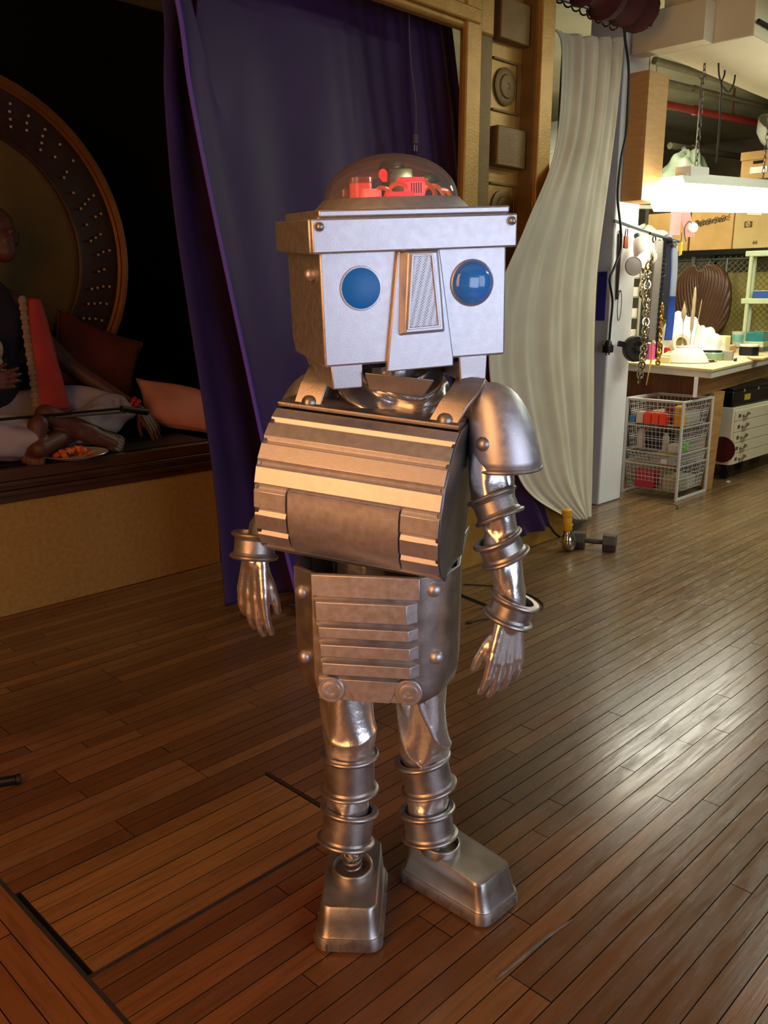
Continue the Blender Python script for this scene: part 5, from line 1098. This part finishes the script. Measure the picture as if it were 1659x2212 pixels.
goods('beige_packet', 'beige packet in the top wire basket beside the orange packets', .05, .365, z1, (.06,.055,.085), 'c9b09a', cat='packet'); goods('pale_carton', 'pale grey carton filling the back of the top wire basket', .30, .20, z1, (.30,.26,.09), 'b4aca0', cat='carton'); goods('dark_red_box', 'dark red box at the back of the top wire basket', .16, .16, z1, (.08,.10,.13), '5e1a12')
goods('white_tube', 'white tube standing in the second wire basket by the column', .06, .36, z2, (.028,0,.15), 'b8b0a4', 'cyl', 'tube'); goods('white_tube', 'white tube standing in the second wire basket near its middle', .07, .155, z2, (.026,0,.13), 'bcb6ae', 'cyl', 'tube'); goods('green_wrapper', 'lime green crumpled wrapper in the second wire basket', .18, .05, z2, (.075,.05,.06), '6fc04a', cat='wrapper', rz=.4); goods('cream_roll', 'cream roll lying in the second wire basket corner', .06, .07, z2, (.10,.07,.06), 'b8ad96', cat='roll'); goods('black_bin', 'black bin filling the second wire basket', .16, .25, z2, (.12,.18,.13), '131110', cat='bin')
goods('grey_tool', 'grey hand tool in the shallow third wire basket', .10, .36, z3, (.05,.12,.02), '8f948c', cat='tool', rz=.3); goods('white_label', 'small white label card on the shallow third wire basket', .032, .14, z3, (.006,.05,.035), 'd5d2c8', cat='card')
goods('red_pack', 'crimson pack in the bottom wire basket', .09, .30, z4, (.10,.16,.14), 'b0303e', cat='pack'); goods('white_bag', 'crumpled white bag in the bottom wire basket near the bench leg', .34, .13, z4, (.22,.16,.08), 'b5b09c', cat='bag', rz=.2); goods('tan_blocks', 'tan lumpy parts heaped in the bottom wire basket', .14, .12, z4, (.16,.14,.10), '9a8766', cat='parts', rz=.5)
wr_ = thing('wire_scrap', 'curl of clear wire on the floorboards under the wire basket tower', 'wire', (6.068, 2.866, 0.004)); MB().tube(spline([(6.055, 2.946, 0.004),(6.058, 2.899, 0.004),(6.053, 2.848, 0.006),(5.991, 2.795, 0.004),(5.941, 2.789, 0.003)],24),.003,6).build('wire', pm('dull_wire',''), wr_)
wr_.location = (0,0,0)

# ------------------------------------------------------------------ drawer cabinet under the bench
dc = thing('drawer_cabinet', 'low cream metal drawer cabinet on black casters under the workbench', 'cabinet', (7.20, 2.93, 0))
MB().box((.67,.26,.385),(1.34,.50,.49)).build('carcass', CREAM, dc, bevel=.004)
zz = [.605,.512,.418,.325,.232,.140]
for i in range(5):
    d_ = MB().box((.67,.004,(zz[i]+zz[i+1])/2),(1.30,.016,zz[i]-zz[i+1]-.005)).build('drawer', CREAM, dc, bevel=.002)
    zc = (zz[i]+zz[i+1])/2; m = MB(); m.tube(spline([(.16,-.004,zc-.008),(.17,-.026,zc-.004),(.21,-.03,zc+.004),(.25,-.026,zc+.010),(.26,-.004,zc+.010)],14),.009,8); m.build('handle', pm('pewter','7b7056','8a7e62',20,.35,.7), d_)
    MB().box((.10,-.0045,zc-.002),(.05,.003,.03)).build('label_holder', pm('pewter',''), d_)
for x in (.1, 1.24):
    for y in (.08,.42): MB().cyl((x-.015,y,.045),(x+.015,y,.045),.045,n=18).build('caster', RUBBER, dc); MB().box((x,y,.115),(.05,.05,.05)).build('caster_fork', RUBBER, dc)
MB().cyl((-.012,.075,.27),(.0,.075,.27),.11,n=40).build('red_disc', pm('maroon_disc','4a0e0c',None,rough=.5), dc)
bc = thing('black_case', 'black tool case with a yellow label on the cream drawer cabinet', 'case', (7.18,2.96,.634))
MB().box((.60,.2,.065),(1.16,.42,.13)).build('case_body', BLACK, bc, bevel=.012); MB().box((.62,.2,.142),(1.16,.40,.03)).build('case_lid', BLACK, bc, bevel=.01); MB().box((.30,-.0115,.068),(.12,.004,.05)).build('yellow_label', pm('mustard_label','b8a030',None,rough=.6), bc)
for x in (.22,.52): MB().box((x,-.014,.128),(.03,.012,.026)).build('latch', STEEL, bc, bevel=.003)
fs = thing('paper_scrap', 'small white paper scrap on the floor before the drawer cabinet', 'paper', (7.17, 2.92, 0)); MB().box((0,0,.004),(.06,.03,.004),Euler((.05,.1,.4)).to_matrix()).build('scrap', pm('white_paper',''), fs); MB().box((.02,.0,.008),(.02,.025,.004),Euler((.3,.3,.6)).to_matrix()).build('folded_corner', pm('white_paper',''), fs)

# ------------------------------------------------------------------ back of the workshop: shelf, boxes, fence, shelf unit
SU = 9.20
sh = thing('storage_shelf', 'black edged storage shelf carrying cardboard boxes over the wire fence', 'shelf', (SU, 4.0, 0))
MB().box((.3,0,2.0),(.64,2.0,.05)).build('shelf_board', BLACK, sh); MB().box((.3,0,2.68),(.64,2.0,.03)).build('shelf_board', BLACK, sh)
for y in (-.93,.35,.93):
    for x in (.02,.58): MB().box((x,y,1.35),(.04,.04,2.7)).build('upright', pm('grey_steel','5f625a',None,rough=.4,metal=.6), sh)
def text(s, loc, size, parent, mat, shear=0, rot=0, name='lettering'):
    cu_ = bpy.data.curves.new(name, 'FONT'); cu_.body = s; cu_.size = size; cu_.align_x = 'CENTER'; cu_.align_y = 'CENTER'; cu_.extrude = .0008; cu_.shear = shear
    o = bpy.data.objects.new('tmp', cu_); C.objects.link(o); dg = bpy.context.evaluated_depsgraph_get(); me = bpy.data.meshes.new_from_object(o.evaluated_get(dg), depsgraph=dg); bpy.data.objects.remove(o)
    me.materials.clear(); me.materials.append(mat); n = bpy.data.objects.new(name, me); C.objects.link(n); n.parent = parent
    n.matrix_local = Matrix.Translation(loc) @ Matrix(((0,0,-1,0),(-1,0,0,0),(0,1,0,0),(0,0,0,1))) @ Matrix.Rotation(rot,4,'Z'); return n
INK = pm('black_ink','2a2016',None,rough=.8)
def carton(label, y0, y1, z0, h, mat=CARD, dep=.5):
    t = thing('cardboard_box', label, 'box', (SU-.02, (y0+y1)/2, z0)); w = y1-y0
    MB().box((dep/2,0,h/2),(dep,w,h)).build('box_body', mat, t, bevel=.004); MB().box((dep*.25,0,h+.002),(dep*.49,w*.99,.005)).build('flap', mat, t); MB().box((dep*.755,0,h+.002),(dep*.49,w*.99,.005)).build('flap', mat, t); return t
b1 = carton('cardboard box with a crossed out scrawl on the shelf under the fluorescent fixture', 3.94, 4.40, 2.026, .52)
text('Pettersen', (-.004,.03,.29), .088, b1, INK, .35, .12)
m = MB()
for k in range(3): m.tube([(-.004,.17-.36*i/14,.25+.05*i/14+.014*math.sin(i*2.2+k)+.02*k) for i in range(15)], .0022, 4)
m.build('scribble', INK, b1)
b2 = carton('cardboard box with a round logo and white sticker beside the scrawled box', 3.55, 3.93, 2.026, .48, pm('cardboard_grey','a8905c','b29a66',6,.8))
m = MB(); m.box((-.002,.045,.235),(.004,.080,.058)); m.build('logo_plate', pm('logo_brown','4a3a22',None,rough=.8), b2, bevel=.004); TL = Matrix.Translation((-.0045,.045,.235)) @ Matrix.Rotation(-PI/2,4,'Y'); MB(TL).lathe([(.025,0),(.025,.001),(.0005,.001)],32).build('logo_disc', pm('cardboard_grey',''), b2)
text('hp', (-.0062,.045,.237), .042, b2, pm('logo_brown',''), .35); text('66', (-.003,-.04,.055), .05, b2, INK, .1); MB().box((-.002,-.01,.335),(.004,.15,.028),Euler((.1,0,0)).to_matrix()).build('sticker', pm('sticker_cream','d8cf9a',None,rough=.7), b2)
carton('plain cardboard box at the right hand end of the lower shelf', 3.12, 3.50, 2.026, .44); carton('plain cardboard box half hidden by pink strips on the shelf', 4.42, 4.90, 2.026, .40)
b5 = thing('archive_box', 'lidded brown archive box with a dark hand hole on the top shelf', 'box', (SU-.01,3.72,2.695))
MB().box((.2,0,.12),(.4,.40,.24)).build('box_body', CARD, b5, bevel=.004); MB().box((.2,0,.225),(.42,.42,.08)).build('box_lid', CARD, b5, bevel=.004); MB().box((-.004,.03,.16),(.012,.10,.028)).build('hand_hole', DARK, b5, bevel=.006); MB().box((-.003,.02,.085),(.004,.17,.06)).build('paper_label', pm('white_paper',''), b5)
bo_ = thing('plastic_bowl', 'big translucent white plastic bowl tipped on top of the archive box', 'bowl', (9.30,3.62,3.11)); Tb = Matrix.Rotation(math.radians(32),4,'X') @ Matrix.Rotation(math.radians(-18),4,'Y')
m = MB(Tb); R = [[(a*math.cos(2*PI*k/40), a*math.sin(2*PI*k/40), z) for k in range(40)] for a, z in ((.06,-.12),(.14,-.10),(.21,-.03),(.24,.06),(.245,.085),(.235,.085),(.2,-.02),(.13,-.09),(.05,-.11))]; m.loft(R); m.build('bowl_shell', pm('translucent_white','c9cabb',None,rough=.3), bo_); MB(Tb).torus((0,0,.087),.241,.007,n=40,m=6).build('rim', pm('translucent_white',''), bo_)
BAGM = pm('translucent_poly','8f9c88','9aa794',9,.25,bump=.4,bscale=14)
bg = thing('plastic_bag', 'greenish translucent plastic bag stuffed on the top shelf by the wooden box cover', 'bag', (9.34,4.60,2.695)); m = MB(); m.grid(blob(0,0,0,.22,.28,.36,8),48,20); m.build('bag_film', BAGM, bg, ang=50); MB().tube([(0,0,.34),(.01,.02,.38),(-.01,.03,.41)],[.03,.012,.025],10).build('knot', BAGM, bg)
bg2 = thing('plastic_bag', 'pale plastic bag hanging behind the hook rail at the column', 'bag', (7.55,4.05,1.88)); m = MB(); m.grid(blob(0,0,0,.16,.26,.27,12),48,20); m.build('bag_film', pm('pale_poly','b5bba8','c0c6b4',9,.25,bump=.4,bscale=14), bg2, ang=50); MB().bar((0,0,.24),(0,0,1.72),.004).build('hanging_string', pm('dull_wire',''), bg2)
fe = thing('chain_link_fence', 'chain link fence panel under the storage shelf', 'fence', (SU+.05,4.0,0)); m = MB(); sp = .062; H0, H1, Y0, Y1 = .90, 1.96, -.95, .95
n_ = int((Y1-Y0+(H1-H0))/sp)
for i in range(n_+1):
    for sg in (1,-1):
        c = -((H1-H0)) + i*sp; t0 = max(0, -c); t1 = min(H1-H0, (Y1-Y0)-c)
        if t1 > t0:
            ya, yb = Y0+c+t0, Y0+c+t1
            if sg < 0: ya, yb = -ya, -yb
            m.bar((.006*sg,ya,H0+t0),(.006*sg,yb,H0+t1),.0052)
o = m.build('wire_mesh', pm('galvanised_wire','6f6c54',None,rough=.5,metal=.3), fe, smooth=False); o['kind'] = 'stuff'
for y in (-.92,0,.92): MB().cyl((0,y,0),(0,y,1.94),.02,n=12).build('fence_post', pm('grey_steel',''), fe)
MB().cyl((0,Y0,1.93),(0,Y1,1.93),.016,n=10).build('fence_rail', pm('grey_steel',''), fe); MB().cyl((0,Y0,.95),(0,Y1,.95),.016,n=10).build('fence_rail', pm('grey_steel',''), fe)
for y0, w, z0, h, c, lb in ((3.87,.66,.55,1.25,'a89a52','big yellowish wrapped panel leaning behind the chain link fence'),(4.5,.54,.5,1.3,'8f8a5a','dull green wrapped panel leaning behind the chain link fence'),(3.3,.38,.4,1.1,'8a7d4a','narrow brownish wrapped panel behind the end of the chain link fence')):
    t = thing('wrapped_board', lb, 'board', (SU+.22,y0,0)); MB().box((0,0,z0+h/2),(.06,w,h)).build('panel_body', pm('wrap_'+c,c,None,rough=.35,bump=.3,bscale=12), t, bevel=.01); MB().box((0,0,z0/2),(.05,w*.6,z0)).build('panel_stand', CARD, t)
# fluted brown shield hanging on the fence
sp_ = thing('fluted_shield', 'large dark brown pleated shell shaped shield hanging on the fence', 'shield', (9.06,4.16,1.50))
def shf(u, v):
    x = u*2-1; z = .37 - .78*v; w = .315*math.sqrt(max(0, 1-(abs((v-.50)/.53))**2.5))*(1-.10*max(0, v-.6)) + .004
    if v < .06: z = z - 0
    ang = math.atan2(x*w, (z+.10)+.62); rid = .011*(abs(((abs(x)**.85*9 + v*5.5) % 1)-.5)*2)
    return (-.10*(1-x*x)**.5 - rid + .02, -x*w, z - .06*math.exp(-(x/.38)**4)*max(0, 1-v*2.6))
MB().grid(shf, 120, 60).build('shield_plate', pm('brown_leather','3b2413','4a2f1a',7,.38), sp_, ang=180, solid=.012); MB().bar((.0,.0,.28),(.19,0,.46),.008).build('hanging_wire', pm('dull_wire',''), sp_)
gs_ = thing('plastic_shelf_unit', 'pale green plastic shelf unit at the picture edge behind the bench', 'shelf unit', (9.04,3.28,0)); GP = pm('pale_green_plastic','')
for y in (.39,-.35):
    for x in (.024,.106): MB().cyl((x,y,0),(x,y,1.96),.022,n=14).build('post', GP, gs_)
for z0 in (.35,.95,1.50,1.965): MB().box((.065,.02,z0),(.13,.86,.055)).build('shelf_deck', GP, gs_, bevel=.008)
flatbox('blue_carton', 'small blue and white carton on the middle deck of the green shelf unit', (9.105,3.52,1.53), (.10,.20,.07), 0, pm('carton_blue','2c4f9a',None,rough=.5), pm('white_paper',''), 'carton'); flatbox('olive_carton', 'olive carton beside the blue carton on the green shelf unit', (9.105,3.28,1.53), (.10,.16,.15), 0, pm('carton_olive','8f8a3a',None,rough=.6), cat='carton'); flatbox('grey_crate', 'grey crate on the lower deck of the green shelf unit', (9.105,3.40,.98), (.11,.34,.22), 0, pm('grey_block',''), cat='crate')
dbk = thing('dark_backing', 'dark backing board behind the green shelf unit', 'board', (9.56,3.0,0)); MB().box((0,0,1.0),(.03,.9,1.9)).build('board', pm('dark_room_paint',''), dbk); MB().box((-.02,0,1.95),(.03,.9,.04)).build('edge_batten', pm('dark_room_paint',''), dbk)

# ------------------------------------------------------------------ fluorescent fixture over the bench and hanging wires
ff = thing('fluorescent_fixture', 'long glaring fluorescent fixture hung by chains over the workbench', 'light', (5.80, 2.96, 2.20))
e = Vector((2.3,.06,.15)); qd = e.to_track_quat('X','Z').to_matrix().to_4x4(); TUBE = pm('lit_tube','ffffff',None,emit='fffbe6',estr=20)
m = MB(qd); m.prism([(-.10,.075),(-.08,.125),(.08,.125),(.10,.075)], .03, e.length-.03, 'x'); m.build('reflector', pm('white_enamel',''), ff)
m = MB(qd); m.prism([(-.125,-.05),(-.10,.074),(.10,.074),(.125,-.05),(.10,-.095),(-.10,-.095)], .0, e.length, 'x'); m.build('diffuser', TUBE, ff)
m = MB(qd); m.box((.36,0,.16),(.30,.12,.07)); m.build('ballast', pm('white_enamel',''), ff, bevel=.006); m = MB(qd); m.box((1.2,0,.135),(2.0,.08,.03)); m.build('spine', pm('white_enamel',''), ff, bevel=.004)
hc = MB().torus((0,0,0),.016,.0035,(0,1,0),12,5,(.7,1.6)).mesh('support_link', pm('dull_wire',''))
for f_ in (.42, 1.7):
    base = (qd @ Vector((f_,0,.16))); zt = 3.08-2.2 if f_ > 1 else 3.55-2.2
    for k in range(int((zt-base.z)/.042)):
        o = bpy.data.objects.new('support_link', hc); C.objects.link(o); o.parent = ff; o.location = base+Vector((0,0,.02+.042*k)); o.rotation_euler = (0,0,PI/2*(k % 2))
def wire(name, label, pts, r=.006): t = thing(name, label, 'wire', (0,0,0)); P = spline(pts, 40); MB().tube(P, r, 6).build('wire_run', RUBBER, t); MB().cyl(P[0]-Vector((0,0,.012)), P[0]+Vector((0,0,.012)), r*2.2, n=8).build('wire_nut', RUBBER, t)
wire('loose_wire', 'loose black wire dropping straight from the painted duct to the bench', [(6.264, 2.9, 3.123),(6.291, 2.9, 3.034),(6.343, 2.9, 2.969),(6.357, 2.9, 2.836),(6.373, 2.9, 2.655),(6.367, 2.9, 2.469)])
wire('loose_wire', 'looped black wire hanging in a curve below the painted duct', [(6.47, 2.95, 3.157),(6.489, 2.95, 3.076),(6.449, 2.95, 3.008),(6.518, 2.95, 2.98),(6.59, 2.95, 2.976),(6.655, 2.95, 3.042),(6.67, 2.95, 3.152)])
